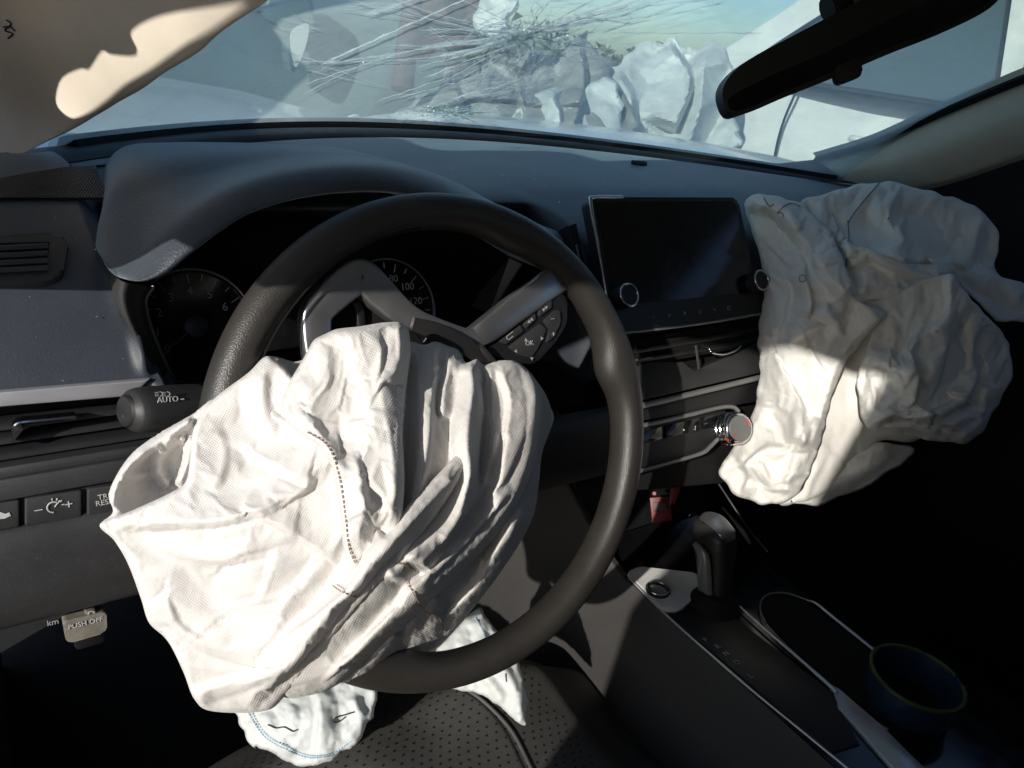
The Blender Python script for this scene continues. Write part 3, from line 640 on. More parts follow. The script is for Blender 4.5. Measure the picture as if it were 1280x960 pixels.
wsr = thing('windscreen', (CX, .75, .138), 'shattered dusty windscreen with cracks spreading from the middle', 'windscreen')
mesh('glass_pane', V, grid_faces(nu, nv), 'glass', wsr)
tube('seal', [(CX+(x-CX)/1.06, yb(x)+.012, .128) for x in np.linspace(-.23, 1.03, 40)], .013, 'matte', wsr, seg=8)
tube('seal', [a+A([-.004, .006, .002]) for a in U], .006, 'matte', wsr, n=40, seg=6)
def crack(pts, w, mt='crack', jit=2.0, n=None):
    L = cat_rom(pts, n or max(6, int(np.linalg.norm(A(pts[-1])-A(pts[0]))/7))) if len(pts) > 2 else A([A(pts[0])+(A(pts[1])-A(pts[0]))*t for t in np.linspace(0, 1, max(4, int(np.linalg.norm(A(pts[1])-A(pts[0]))/9)))], dtype=float)
    L = L+np.random.normal(0, jit*.35, L.shape); P = [ws_hit(*p)+A([0, 0, .0035]) for p in L]
    R = [w*random.uniform(.25, 1.) for _ in P]; R[0] = R[-1] = w*.1
    return tube('crack', P, R, mt, wsr, seg=4)
random.seed(11); np.random.seed(11)
C0 = (655, 48)
for a, b_, w in [((400, 85), (650, 46), .0008), ((310, 20), (420, -10), .0012), ((402, 85), (520, 30), .0009), ((405, 82), (600, -5), .0008), ((535, 60), (690, 42), .001), ((520, 88), (700, 40), .0011), ((545, 75), (720, 36), .0012),
                  ((530, 100), (660, 52), .0009), ((560, 60), (760, 26), .0013), ((600, 62), (800, 5), .0012), ((640, 50), (810, -5), .0012), ((650, 52), (790, 20), .0011), ((560, 128), (660, 100), .0009), ((600, 122), (690, 108), .0009),
                  ((460, 20), (560, -10), .0012), ((455, 24), (500, 10), .0011), ((640, 140), (700, 130), .0006), ((560, 40), (640, 46), .0007), ((615, 75), (600, 110), .0006), ((680, 60), (730, 66), .0006), ((420, 15), (530, 30), .0005), ((330, 60), (410, 85), .0004), ((345, 25), (400, 42), .0004),
                  ((290, 50), (370, 88), .0003), ((400, 85), (480, 112), .0003), ((700, 70), (725, 65), .0008), ((560, 150), (630, 133), .0008), ((500, 125), (590, 100), .0006), ((470, 130), (560, 100), .0005), ((760, 28), (870, -10), .0006), ((760, 30), (840, 20), .0004)]:
    crack([a, b_], w*1.6, jit=1.6)
# web: irregular spokes and rings round two impact points, each ring joined to the spokes
def web(c, rx, ry, nsp, rings, seed, tilt):
    rg = random.Random(seed); ang = sorted((k+rg.uniform(-.35, .35))*2*math.pi/nsp for k in range(nsp)); nodes = []
    for a in ang:
        row = [c]; q = rg.uniform(.7, 1.25)
        for k in range(1, rings+1):
            f = (k/rings)**1.25*q*rg.uniform(.88, 1.12); x, y = math.cos(a)*rx*f, math.sin(a)*ry*f
            row.append((c[0]+x*math.cos(tilt)-y*math.sin(tilt), c[1]+x*math.sin(tilt)+y*math.cos(tilt)))
        nodes.append(row)
    for i_ in range(nsp):
        crack(nodes[i_], rg.uniform(.0003, .0008), rg.choice(['crack', 'crack', 'crack', 'crackdark']), 1.2, 14)
        for k in range(1, rings+1):
            if rg.random() < .85: crack([nodes[i_][k], ((nodes[i_][k][0]+nodes[(i_+1) % nsp][k][0])/2+rg.uniform(-2, 2), (nodes[i_][k][1]+nodes[(i_+1) % nsp][k][1])/2+rg.uniform(-3, 3)), nodes[(i_+1) % nsp][k]], rg.uniform(.0003, .0006), rg.choice(['crack', 'crack', 'crackdark']), 1.0, 7)
rq = random.Random(21)
for k in range(20):        # long runners fanning out from the impact, each with a branch
    a = rq.choice([rq.gauss(3.35, .28), rq.gauss(3.0, .2), rq.gauss(-.28, .2), rq.uniform(0, 6.28)]); L_ = rq.uniform(60, 330) if abs(math.sin(a)) < .5 else rq.uniform(25, 70); sx_, sy_ = 655+rq.gauss(0, 14), 48+rq.gauss(0, 6)
    e_ = (sx_+math.cos(a)*L_, sy_+math.sin(a)*L_*.62-abs(math.cos(a))*L_*.02); m_ = ((sx_+e_[0])/2+rq.uniform(-20, 20), (sy_+e_[1])/2+rq.uniform(-16, 16)); crack([(sx_, sy_), m_, e_], rq.uniform(.0006, .0012), 'crack', 1.2)
    if rq.random() < .6: crack([m_, ((m_[0]+e_[0])/2, (m_[1]+e_[1])/2+rq.uniform(-10, 10)), (e_[0]+rq.uniform(-20, 20), e_[1]+rq.uniform(-22, 22))], rq.uniform(.0004, .0008), 'crack', 1.)
web((655, 48), 120, 46, 22, 5, 3, -.25); web((562, 143), 62, 16, 12, 3, 7, -.1); web((650, 104), 74, 44, 15, 4, 9, -.2)
for L in [[(315, 15), (330, 30), (360, 42), (400, 40)], [(355, 12), (375, 28), (400, 32)], [(270, 48), (320, 75), (400, 95), (480, 112)], [(430, -5), (450, 8), (480, 18)]]: crack(L, .0006, 'crack', .8)
def crumbs(cx, cy, sx, sy, n, smin, smax, surf=ws_hit, dz=.004):
    V, F = [], []
    for _ in range(n):
        p = surf(random.gauss(cx, sx), random.gauss(cy, sy))+A([0, 0, dz]); s = random.uniform(smin, smax); k = len(V)
        V += [p+np.random.normal(size=3)*s for _ in range(4)]; F += [(k, k+1, k+2), (k, k+2, k+3), (k, k+3, k+1), (k+1, k+3, k+2)]
    return V, F
for args in [(655, 49, 26, 6, 420, .0004, .0015), (660, 50, 60, 9, 260, .0003, .0010), (560, 144, 26, 4, 380, .0004, .0015), (660, 110, 24, 12, 90, .0003, .0011), (610, 90, 55, 26, 120, .0003, .0008)]:
    o = mesh('splinters', *crumbs(*args), 'crumb', wsr, smooth=False); o['kind'] = 'stuff'
# ================================================================= dashboard
random.seed(5); np.random.seed(5)
dash = thing('dashboard', (CX, .25, -.1), 'dark charcoal dashboard dusted with glass crumbs under the windscreen', 'dashboard')
def dash_prof(x):
    b_ = yb(x)
    lp = [(b_+.01, .125), (b_-.03, .130), (max(.36, b_-.12), .140), (.30, .138), (.24, .126), (.17, .101), (.125, .066), (.10, .036), (.10, .028)]
    rp = [(b_+.01, .112), (b_-.03, .118), (b_-.13, .131), (.36, .130), (.27, .119), (.20, .098), (.172, .062), (.155, .02), (.145, -.05)]
    w = min(1, max(0, (x-.225)/.03)); w = 1-w*w*(3-2*w)   # recess for the instruments
    rp = [(a+(w*(.31-a) if i > 4 else 0), c) for i, (a, c) in enumerate(rp)]
    out = []
    for i, (a, c) in enumerate(zip(lp, rp)):
        e = -.214+.036*max(0, i-4)/4; t = min(1, max(0, (x-e)/.012)); t = t*t*(3-2*t); out.append(A([x, (1-t)*a[0]+t*c[0], (1-t)*a[1]+t*c[1]]))
    return out
xs = np.concatenate([np.linspace(-.35, -.22, 14), np.linspace(-.217, -.15, 34), np.linspace(-.14, .2, 16), np.linspace(.21, .28, 14), np.linspace(.3, 1.05, 36)])
G = A([cat_rom(dash_prof(x), 60) for x in xs]); pad = mesh('dash_pad', G.reshape(-1, 3), grid_faces(len(xs), 60), 'dash', dash)
def on_dash(px, py, lift=.0):
    d = ray(px, py); v = G.reshape(-1, 3); w = v-CAM; k = (w@d)/(d@d); e = np.linalg.norm(w-k[:, None]*d, axis=1); i = np.argsort(e)[:4]
    return CAM+d*(np.average(k[i], weights=1/(e[i]+1e-4))-lift)
# black defroster slot and rear strip
tube('defroster_slot', [A([x, yb(x)-.075, .1285]) for x in np.linspace(-.12, .62, 40)], .016, 'matte', dash, seg=10, flat=.18, nrm=(0, 0, 1))
tube('rear_strip', [A([x, yb(x)-.03, .124]) for x in np.linspace(-.30, 1.02, 40)], .026, 'black', dash, seg=10, flat=.3, nrm=(0, 0, 1))
tube('sun_sensor', [on_dash(798, 205, .003)+A([-.012, 0, 0]), on_dash(798, 205, .006), on_dash(798, 205, .003)+A([.012, 0, 0])], .006, 'gloss', dash, seg=10)
# speaker grille: woven bars over a dark hole
def gpt(u, v, l):   # u along the grille, v across it
    x = -.285+.093*u; y = .243+v*(.012+.055*u**.7); return A([x, y, np.interp(y, [.10, .125, .17, .24, .30, .36], [.036, .066, .101, .126, .138, .14])+.0015+l])
gg = A([[gpt(u, v, 0.) for v in np.linspace(0, 1, 8)] for u in np.linspace(0, 1, 24)])
gr_ = mesh('speaker_grille', gg.reshape(-1, 3), grid_faces(24, 8), 'matte', dash)
gl_ = A([[gpt(u, v, .0015) for v in np.linspace(0, 1, 13)] for u in np.linspace(0, 1, 44)]); parts = []
def bar(p, q): d = q-p; ax = A([unit(d), unit(np.cross((0, 0, 1), d)), (0, 0, 1)]); parts.append(raw_box((p+q)/2, (np.linalg.norm(d)*1.02, .0011, .0009), ax))
for i in range(44):
    for j in range(12): bar(gl_[i, j], gl_[min(43, i+1), j+1])
for j in range(13):
    for i in range(43): bar(gl_[i, j], gl_[i+1, j])
o = mesh('grille_mesh', *join_raw(parts), 'plastic', gr_, smooth=False); o['kind'] = 'stuff'
# small side demister vent
sn = unit((0, -.52, .85)); sc = on_dash(38, 318, .002); sp = lambda x, y, l=0.: atp(x, y, sc+sn*l, sn)
vf = plate('demister_vent', rounded([sp(-25, 296, .004), sp(72, 290, .004), sp(86, 300, .004), sp(78, 345, .004), sp(55, 352, .004), sp(-25, 354, .004)], .006), sn, .012, 'plastic', dash, .003)
plate('vent_opening', [sp(-20, 304, .0046), sp(62, 302, .0046), sp(58, 338, .0046), sp(-20, 343, .0046)], sn, .004, 'matte', vf, 0)
for i in range(4):
    y = 308+i*9.2; p, q = sp(-18, y+3, .0062), sp(60, y-1, .0062); tube('slat', [p, q], .0022, 'plastic', vf, seg=8, flat=.6, nrm=sn)
# ---- left fascia (chrome strip, air vent, buttons, knee panel): planes tilted a little towards the knees
PT = math.radians(14); PN = A([0, -math.cos(PT), math.sin(PT)]); PP = A([-.25, .10, .036])
def pf(px, py, l=0.): return atp(px, py, PP+PN*l, PN)
def band(name, y0, y1, l, depth, mt, x0=-.36, x1=-.12, bev=.002, parent=dash):
    """board along X between the rows seen at picture heights y0..y1 on the column px=70"""
    a, c = pf(70, y0, l), pf(70, y1, l); return plate(name, [(x0, a[1], a[2]), (x1, a[1], a[2]), (x1, c[1], c[2]), (x0, c[1], c[2])], PN, depth, mt, parent, bev)
band('vent_recess', 500, 592, -.022, .01, 'matte', bev=0)
cs = plate('silver_strip', [pf(-70, 496, .006), pf(188, 474, .006), pf(178, 484, .006), pf(160, 496, .006), pf(-70, 515, .006)], PN, .02, 'strip', dash, .002)
vt = band('air_vent', 573, 588, .004, .03, 'plastic', bev=.003)
for y, l, th in ((520, -.010, 4), (537, -.008, 5), (556, -.006, 5)):
    a, c = pf(70, y, l), pf(70, y+th, l+.006); tube('vane', [(-.36, a[1]+.004, a[2]-.002), (-.13, a[1]+.004, a[2]-.002)], .006, 'black', vt, seg=10, flat=.35, nrm=unit((0, -.5, 1)))
tb = plate('vane_tab', rounded([pf(14, 532, .004), pf(24, 526, .006), pf(96, 519, .006), pf(97, 524, .006), pf(32, 534, .006), pf(20, 548, .004), pf(15, 556, .002)], .002), PN, .012, 'gloss', vt, .001)
tube('tab_edge', [pf(18, 532, .0075), pf(26, 528, .008), pf(60, 524.5, .008), pf(94, 521, .008)], .0009, 'chrome', vt, seg=6, n=16)
band('lower_fascia', 588, 616, .006, .04, 'plastic', bev=.003)
band('button_row', 615, 654, .001, .02, 'black', bev=.001)
kp = [(.0 if False else 0)]
def knee():
    a, b_, c = pf(70, 653, .006), pf(70, 690, .010), pf(70, 752, .004); d = pf(70, 764, -.02)
    rows = []
    for x in np.linspace(-.36, .26, 40): rows.append(cat_rom([A([x, *(a[1:]-A([-.012, 0]))]), A([x, *a[1:]]), A([x, *b_[1:]]), A([x, *c[1:]]), A([x, *d[1:]]), A([x, d[1]+.08, d[2]+.0])], 40))
    return A(rows)
K = knee(); mesh('knee_panel', K.reshape(-1, 3), grid_faces(40, 40), 'plastic', dash)
XD = A([1., 0, 0]); YD = unit(np.cross(PN, XD))
btn = []
for (xa, xb, ga) in ((-60, 24, 0), (31, 102, 1), (109, 200, 2)):
    def row(x, y): return y-.158*(x-70)
    P = [pf(xa, row(xa, 617.5), .006), pf(xb, row(xb, 617.5), .006), pf(xb, row(xb, 651.5), .006), pf(xa, row(xa, 651.5), .006)]
    bb = plate('button', rounded(P, .0015, 3), PN, .01, 'plastic', dash, .001)
    if ga == 1:
        text('legend', '–', pf(48, 637, .0066), XD, YD, .009, 'white', bb); text('legend', '+', pf(86, 631, .0066), XD, YD, .009, 'white', bb)
        c = pf(67, 634, .0066)
        tube('legend', [c+XD*math.cos(a)*.0036+YD*math.sin(a)*.0036 for a in np.linspace(.6, 4.6, 14)], .0005, 'white', bb, seg=5)
        tube('legend', [c+XD*.0006, c+XD*.0042+YD*.004], .0004, 'white', bb, seg=5)
        for a in (.1, .6, 1.1, 1.6): tube('legend', [c+XD*math.cos(a)*.0048+YD*math.sin(a)*.0048, c+XD*math.cos(a)*.0064+YD*math.sin(a)*.0064], .0004, 'white', bb, seg=5)
    if ga == 2: text('legend', 'TRIP\nRESET', pf(133, 624, .0066), XD, YD, .0052, 'white', bb)
    if ga == 0:
        c = pf(3, 645, .0066); plate('legend', [c+XD*a+YD*b_ for a, b_ in [(-.006, .0005), (-.001, .003), (.002, .001), (.004, .0015), (.0045, -.001), (.001, -.002), (-.004, -.0015)]], PN, .0004, 'white', bb, 0)
# ---- hood over the instruments
HF = [(138, 336, .112), (150, 347, .098), (176, 351, .09), (204, 340, .088), (235, 315, .09), (272, 287, .095), (312, 263, .10), (370, 245, .10), (440, 236, .10), (505, 238, .10), (565, 254, .105), (620, 284, .11), (668, 312, .12), (705, 338, .13), (722, 352, .135)]
F1 = A([aty(*p) for p in HF]); ce = A([.0, 0, .03]); outw = F1-ce; outw[:, 1] = 0; outw /= np.linalg.norm(outw, axis=1, keepdims=True)
n_ = len(F1); tt_ = np.linspace(0, 1, n_)
Fin2 = F1-outw*.016+A([0, .11, 0]); Fin1 = F1-outw*.007+A([0, .022, 0]); F0 = F1+outw*np.interp(tt_, [0, .12, .3, 1], [.002, .006, .013, .013])[:, None]+A([0, .022, 0])
cx_ = [-.201, -.197, -.188, -.168, -.13, -.088, -.045, 0, .05, .09, .13, .165, .20, .225, .245]
cz_ = [.100, .128, .148, .160, .168, .172, .174, .173, .166, .154, .138, .124, .113, .104, .098]
Mm = A([[x, .235, z] for x, z in zip(cx_, cz_)]); Fh = F0*.5+Mm*.5+outw*.004
Bk = A([[x*.93, .33+.07*math.sin(math.pi*t), min(.150, z-.012) if 0 < i < n_-1 else z-.02] for i, (x, z, t) in enumerate(zip(cx_, cz_, tt_))])
Bk2 = Bk+A([0, .05, -.03])
loft('instrument_hood', [Fin2, Fin1, F1, F0, Fh, Mm, Bk, Bk2], 70, 110, 'hood', dash)
# ---- centre stack
ST = .56; SN = A([0, -math.cos(ST), math.sin(ST)]); SP = A([CX, .115, -.03])
def ps(px, py, l=0.): return atp(px, py, SP+SN*l, SN)
stk = plate('centre_stack', [ps(770, 425, -.02), ps(960, 390, -.02), ps(985, 540, -.02), ps(910, 604, -.02), ps(790, 614, -.02), ps(760, 540, -.02)], SN, .05, 'matte', dash, .004)
plate('stack_shelf', [ps(780, 470, .0), ps(806, 452, .0), ps(855, 452, .0), ps(868, 466, .0), ps(885, 456, .002), ps(948, 428, .002), ps(952, 466, .008), ps(780, 506, .008)], SN, .02, 'plastic', dash, .002)
tube('silver_bar', [ps(775, 513.5, .010), ps(800, 508, .010), ps(900, 484, .010), ps(960, 469.5, .010)], .0035, 'greytrim', dash, seg=10, n=20, flat=.7, nrm=SN)
plate('stack_band', [ps(780, 516, .004), ps(958, 474, .004), ps(958, 500, .004), ps(780, 530, .004)], SN, .02, 'black', dash, .001)
cv = plate('centre_vent', [ps(782, 425, -.004), ps(950, 398, -.004), ps(950, 430, -.004), ps(782, 462, -.004)], SN, .02, 'matte', dash, .001)
tube('vent_tab', [ps(790, 451, .004), ps(802, 449, .006), ps(815, 447, .006)], .0012, 'greytrim', cv, seg=6, n=8)
tube('vent_tab', [ps(876, 432, .006), ps(886, 436, .010), ps(890, 441, .012), ps(905, 443, .012), ps(920, 438, .010), ps(926, 433, .006)], .0014, 'chrome', cv, seg=8, n=24)
for y in (437, 425): tube('vane', [ps(786, y+15, -.002), ps(948, y-12, -.002)], .003, 'black', cv, seg=8, flat=.4, nrm=SN)
tube('vent_divider', [ps(870, 432, .003), ps(874, 462, .004)], .0018, 'plastic', cv, seg=6)
cl = plate('climate_panel', [ps(782, 538, .002), ps(905, 512, .002), ps(918, 522, .002), ps(905, 548, .002), ps(880, 564, .002), ps(782, 590, .002)], SN, .015, 'black', dash, .001)
tube('panel_rim', [ps(770, 540, .007), ps(800, 533, .007), ps(860, 519, .007), ps(900, 509.5, .007), ps(916, 509, .007), ps(923, 514, .007)], .0028, 'greytrim', cl, seg=8, n=30)
tube('panel_rim', [ps(770, 597, .007), ps(800, 589, .007), ps(850, 575, .007), ps(878, 566, .007), ps(888, 558, .007), ps(897, 549, .007)], .0024, 'greytrim', cl, seg=8, n=30)
for xa, xb in ((800, 828), (832, 856), (860, 874), (878, 896)):
    def rw(x, y): return y-.235*(x-840)
    plate('climate_button', [ps(xa, rw(xa, 530), .004), ps(xb, rw(xb, 530), .004), ps(xb, rw(xb, 546), .004), ps(xa, rw(xa, 546), .004)], SN, .004, 'gloss', cl, .0008)
kc = ps(906, 537, .004)
kn = unit(SN+A([-.25, 0, .0])); kb = revolve('climate_knob', kc, kn, [(.0175, 0), (.0185, .002), (.0185, .009), (.0172, .010), (.0185, .011), (.0185, .017), (.0172, .018), (.0185, .019), (.0185, .027), (.0165, .0295), (.015, .030)], 'chrome', dash, 60, ridges=.018, rd=.0005)
revolve('knob_face', kc, kn, [(.0149, .0298), (.0147, .0308), (.0135, .0312)], 'greytrim', kb, 40)
fk = frame(kn)
for a0_, a1_ in ((.2, 1.0), (3.7, 4.2)): tube('knob_mark', [kc+kn*.0316+.0122*(math.cos(a)*fk[0]+math.sin(a)*fk[1]) for a in np.linspace(a0_, a1_, 8)], .0007, 'red', kb, seg=6)
plate('knob_mark', [kc+kn*.022+.0192*(math.cos(a)*fk[0]+math.sin(a)*fk[1])+kn*q for a, q in ((3.75, 0), (4.0, 0), (4.0, .004), (3.75, .004))], -fk[1], .0008, 'red', kb, 0)

# ================================================================= instruments
ic = thing('instrument_cluster', (-.06, .22, .04), 'unlit instrument cluster with two round dials behind the steering wheel', 'instrument cluster')
DT = math.radians(24); DN = A([0, -math.cos(DT), math.sin(DT)]); DP = A([0, .185, .05])
def pd(px, py, l=0.): return atp(px, py, DP+DN*l, DN)
DX, DY = A([1., 0, 0]), unit(np.cross(DN, A([1., 0, 0])))
plate('back_panel', [A([-.19, .19, -.10]), A([.23, .19, -.10]), A([.23, .25, .105]), A([-.19, .25, .105])], DN, .01, 'matte', ic, 0)
def dial(cpx, r, marks, a_from, a_to, nt_, red=None):
    c = pd(*cpx); d = revolve('dial', c, DN, [(r+.004, -.004), (r+.004, .002), (r+.0005, .0025), (r, .0005), (r*.98, 0), (.002, 0)], 'gloss', ic, 64)
    tube('dial_ring', [c+DN*.0025+(r+.002)*(math.cos(a)*DX+math.sin(a)*DY) for a in np.linspace(0, 2*math.pi, 64, endpoint=False)], .0009, 'greytrim', d, seg=6, closed=True)
    for i in range(nt_):
        a = a_from+(a_to-a_from)*i/(nt_-1); L = .008 if i % 2 == 0 else .005
        tube('tick', [c+DN*.001+(r-.0015)*(math.cos(a)*DX+math.sin(a)*DY), c+DN*.001+(r-.0015-L)*(math.cos(a)*DX+math.sin(a)*DY)], .0005, 'dim', d, seg=4)
    for s, a in marks: text('numeral', s, c+DN*.001+(r-.0155)*(math.cos(a)*DX+math.sin(a)*DY), DX, DY, .0095, 'dim', d)
    a = a_from; tube('needle', [c+DN*.004, c+DN*.004+(r-.006)*(math.cos(a)*DX+math.sin(a)*DY)], [.0012, .0004], 'needle', d, seg=6)
    revolve('needle_hub', c, DN, [(.009, .001), (.009, .006), (.007, .007), (.001, .007)], 'black', d, 24)
dial((244, 408), .044, [(str(i), math.radians(215-i*31)) for i in range(8)], math.radians(215), math.radians(-2), 15)
dial((486, 386), .044, [(s, math.radians(202-32*i)) for i, s in enumerate(['0', '20', '40', '60', '80', '100', '120', '140', '160'])], math.radians(202), math.radians(-54), 17)
plate('centre_display', [pd(330, 350, .001), pd(400, 345, .001), pd(400, 430, .001), pd(330, 440, .001)], DN, .003, 'gloss', ic, .0005)
# frame piece at the left of the dials
bo = [(150, 350, .118), (148, 372, .12), (158, 402, .12), (182, 444, .12), (208, 482, .12), (226, 505, .12)]
bi = [(192, 357, .135), (182, 374, .135), (186, 402, .137), (200, 440, .137), (218, 478, .137), (232, 500, .137)]
Bo, Bi = [aty(*p) for p in bo], [aty(*p) for p in bi]
bz = loft('bezel', [[p+A([.0, .05, -.004]) for p in Bo], Bo, [(a+c)/2+A([0, -.006, .001]) for a, c in zip(Bo, Bi)], Bi, [p+A([.006, .05, -.002]) for p in Bi]], 30, 40, 'plastic', ic)
tube('bezel_edge', [p+A([0, -.001, 0]) for p in Bi], .0016, 'greytrim', bz, seg=8, n=30)
# side wing on the right that catches a sliver of sun
plate('right_cheek', [aty(636, 322, .15), aty(652, 330, .14), aty(612, 392, .15), aty(588, 384, .185), aty(600, 365, .185)], unit((-.8, -.6, 0)), .006, 'plastic', ic, .001)

# ================================================================= display
dsp = thing('display_unit', (CX, .15, .01), 'black touchscreen display with two knobs standing on the centre stack', 'display')
TT = .5603; TN = A([0, -math.cos(TT), math.sin(TT)]); TU = A([1., 0, 0]); TV = np.cross(TN, TU); TC = A([.3684, .1499, .0825])
def td(u, v, l=0.): return TC+TU*u+TV*v+TN*l
HW, HH = .1165, .0725
plate('casing', rounded([td(-HW, HH), td(HW, HH), td(HW, -HH), td(-HW, -HH)], .009, 7), TN, .016, 'black', dsp, .0025, seg=3)
plate('screen', rounded([td(-HW+.006, HH-.005, .0006), td(HW-.006, HH-.005, .0006), td(HW-.010, -HH+.028, .0006), td(-HW+.006, -HH+.028, .0006)], .005), TN, .0008, 'gloss', dsp, .0002)
tube('chrome_edge', [td(-HW*.6, HH+.0002, -.001), td(-HW+.008, HH-.0001, -.001), td(-HW+.0005, HH-.007, -.001), td(-HW+.0002, .02, -.002), td(-HW+.0006, -.045, -.004)], .0022, 'chrome', dsp, seg=8, n=50)
tube('top_edge', [td(-HW*.7, HH+.0004, -.002), td(HW-.01, HH+.0004, -.002)], .0009, 'greytrim', dsp, seg=6)
tube('bottom_trim', [td(-HW+.003, -HH+.004, .001), td(-HW+.012, -HH-.001, .001), td(0, -HH-.002, .001), td(HW-.004, -HH+.001, .001)], .0014, 'greytrim', dsp, seg=8, n=30)
for s in (-1, 1):
    c = atp(775 if s < 0 else 940, 372.5 if s < 0 else 354, TC, TN); k = revolve('knob', c, TN, [(.0128, -.004), (.0128, .012), (.0122, .0145), (.0105, .015), (.0098, .0142), (.002, .0142)], 'black', dsp, 40)
    f3 = frame(TN); tube('knob_ring', [c+TN*.0146+.0118*(math.cos(a)*f3[0]+math.sin(a)*f3[1]) for a in np.linspace(0, 2*math.pi, 40, endpoint=False)], .0011, 'chrome', k, seg=8, closed=True)
for i, u in enumerate(np.linspace(-.085, .085, 8)):
    if i in (0, 7): continue
    text('touch_key', ['', '‹‹', '››', '◊', 'ψ', '+', '□', ''][i], td(u, -HH+.012, .0006), TU, TV, .006, 'dim', dsp)
plate('mount_bracket', [td(-HW-.010, .052, -.03), td(-HW+.002, .055, -.03), td(-HW+.002, -.01, -.03), td(-HW-.008, -.006, -.03)], TN, .02, 'black', dsp, .002)
tube('mount_clip', [td(-HW-.006, .03, -.028), td(-HW-.006, -.004, -.027), td(-HW-.003, -.012, -.027)], .0016, 'greytrim', dsp, seg=6, n=10)
box('mount_arm', td(0, -.02, -.045), (.12, .06, .06), 'matte', dsp, A([TU, TV, TN]), .004)

# ================================================================= steering wheel
sw = thing('steering_wheel', (0, 0, 0), 'black leather steering wheel turned far round, burst airbag at its hub', 'steering wheel')
def wp(u, v, h): return WU*u+WV*v+WN*h
RR, SEG = .1715, 22
V = []; NA = 220
for i in range(NA):
    a = 2*math.pi*i/NA; dg_ = math.degrees(a)
    def bp(c, w): x = (dg_-c+180) % 360-180; return math.exp(-(x/w)**2)
    inn = .0115+.010*bp(13, 8)+.004*bp(66, 8)+.004*bp(246, 9)+.003*bp(194, 8); out = .0157; th = .0155+.002*bp(14, 12)
    for j in range(SEG):
        b_ = 2*math.pi*j/SEG; c, s = math.cos(b_), math.sin(b_); rr = RR+(out if c > 0 else inn)*abs(c)**.9*np.sign(c)
        V.append(wp(math.cos(a)*rr, math.sin(a)*rr, th*s))
mesh('rim', V, grid_faces(NA, SEG, True, True), 'leather', sw)
def arc(r, h, a0, a1, n=60): return [wp(math.cos(a)*r, math.sin(a)*r, h) for a in np.radians(np.linspace(a0, a1, n))]
tube('rim_seam', arc(RR-.0105, .0128, 96, 176, 90), .0008, 'matte', sw, seg=6)
# spoke with the silver loop (upper left) and spoke with the keys (upper right): paths on the wheel plane
def wpx(px, py, h=-.004): return atw(px, py, h)
def ribbon(name, pts, w, th, mt, parent=sw, n=60):
    P = cat_rom([p for p in pts], n); k = len(P); Wd = np.interp(np.linspace(0, 1, k), np.linspace(0, 1, len(w)), w); V = []; S = 16
    for i in range(k):
        T = unit(P[min(i+1, k-1)]-P[max(i-1, 0)]); s = unit(np.cross(T, WN))
        for j in range(S):
            a = 2*math.pi*j/S; c, q = math.cos(a), math.sin(a); V.append(P[i]+s*Wd[i]*np.sign(c)*abs(c)**.26+WN*th*np.sign(q)*abs(q)**.32)
    return mesh(name, V, grid_faces(k, S, False, True)+[tuple(range(S-1, -1, -1)), tuple((k-1)*S+a for a in range(S))], mt, parent, autosmooth=40)
ribbon('silver_loop', [wpx(408, 500), wpx(396, 440), wpx(393, 402), wpx(397, 388), wpx(408, 376), wpx(430, 356), wpx(443, 347), wpx(454, 348), wpx(474, 368), wpx(500, 391, -.002), wpx(522, 402, 0), wpx(548, 411, 0), wpx(575, 421, 0), wpx(594, 424, 0)], [.010, .010, .0105, .0108, .0112, .0122, .0122, .0122, .012, .010, .0075, .0065, .007, .009], .007, 'silver', n=110)
ribbon('silver_spoke', [wpx(588, 424, 0), wpx(608, 412, .002), wpx(640, 388, .002), wpx(672, 366, .001), wpx(702, 344, -.004)], [.008, .010, .011, .011, .012], .0065, 'silver')
plate('loop_backing', [wpx(400, 480, -.014), wpx(398, 405, -.014), wpx(445, 350, -.014), wpx(500, 395, -.014), wpx(540, 440, -.014)], WN, .012, 'matte', sw, .001)
ribbon('loop_rib', [wpx(432, 362, -.010), wpx(448, 385, -.010), wpx(452, 420, -.012)], [.003, .003, .003], .002, 'black')
# dark hub cover torn open by the bag
hub = revolve('hub', wp(.0, .0, -.06), WN, [(.05, 0), (.075, .01), (.078, .035), (.07, .044), (.066, .044), (.06, .034), (.01, .03)], 'black', sw, 48)
ribbon('torn_cover_edge', [wpx(515, 405, .012), wpx(545, 415, .014), wpx(575, 430, .014), wpx(600, 446, .012), wpx(618, 462, .008)], [.005, .007, .007, .006, .004], .0025, 'leather2')
plate('torn_flap', [wpx(596, 432, .014), wpx(604, 430, .016), wpx(622, 452, .018), wpx(612, 452, .018)], WN, .003, 'leather2', sw, .0008)
pad_ = plate('key_pad', rounded([wpx(606, 440, .004), wpx(700, 366, .004), wpx(709, 372, .004), wpx(709, 404, .004), wpx(694, 428, .004), wpx(668, 456, .004), wpx(640, 452, .004)], .005), WN, .016, 'black', sw, .0015)
for q in [[(624, 427), (651, 406), (655, 414), (633, 431)], [(655, 404), (669, 391), (671, 399), (658, 411)], [(673, 388), (689, 374), (691, 384), (675, 396)],
          [(636, 434), (676, 404), (684, 412), (672, 436), (664, 448), (650, 444)], [(680, 401), (694, 388), (701, 388), (701, 404), (690, 424), (684, 428), (688, 412)]]:
    plate('key', rounded([wpx(x, y, .0065) for x, y in q], .0015, 3), WN, .005, 'plastic', pad_, .0008)
TX, TY = unit(wpx(690, 372)-wpx(626, 424)), None; TY = np.cross(WN, TX)
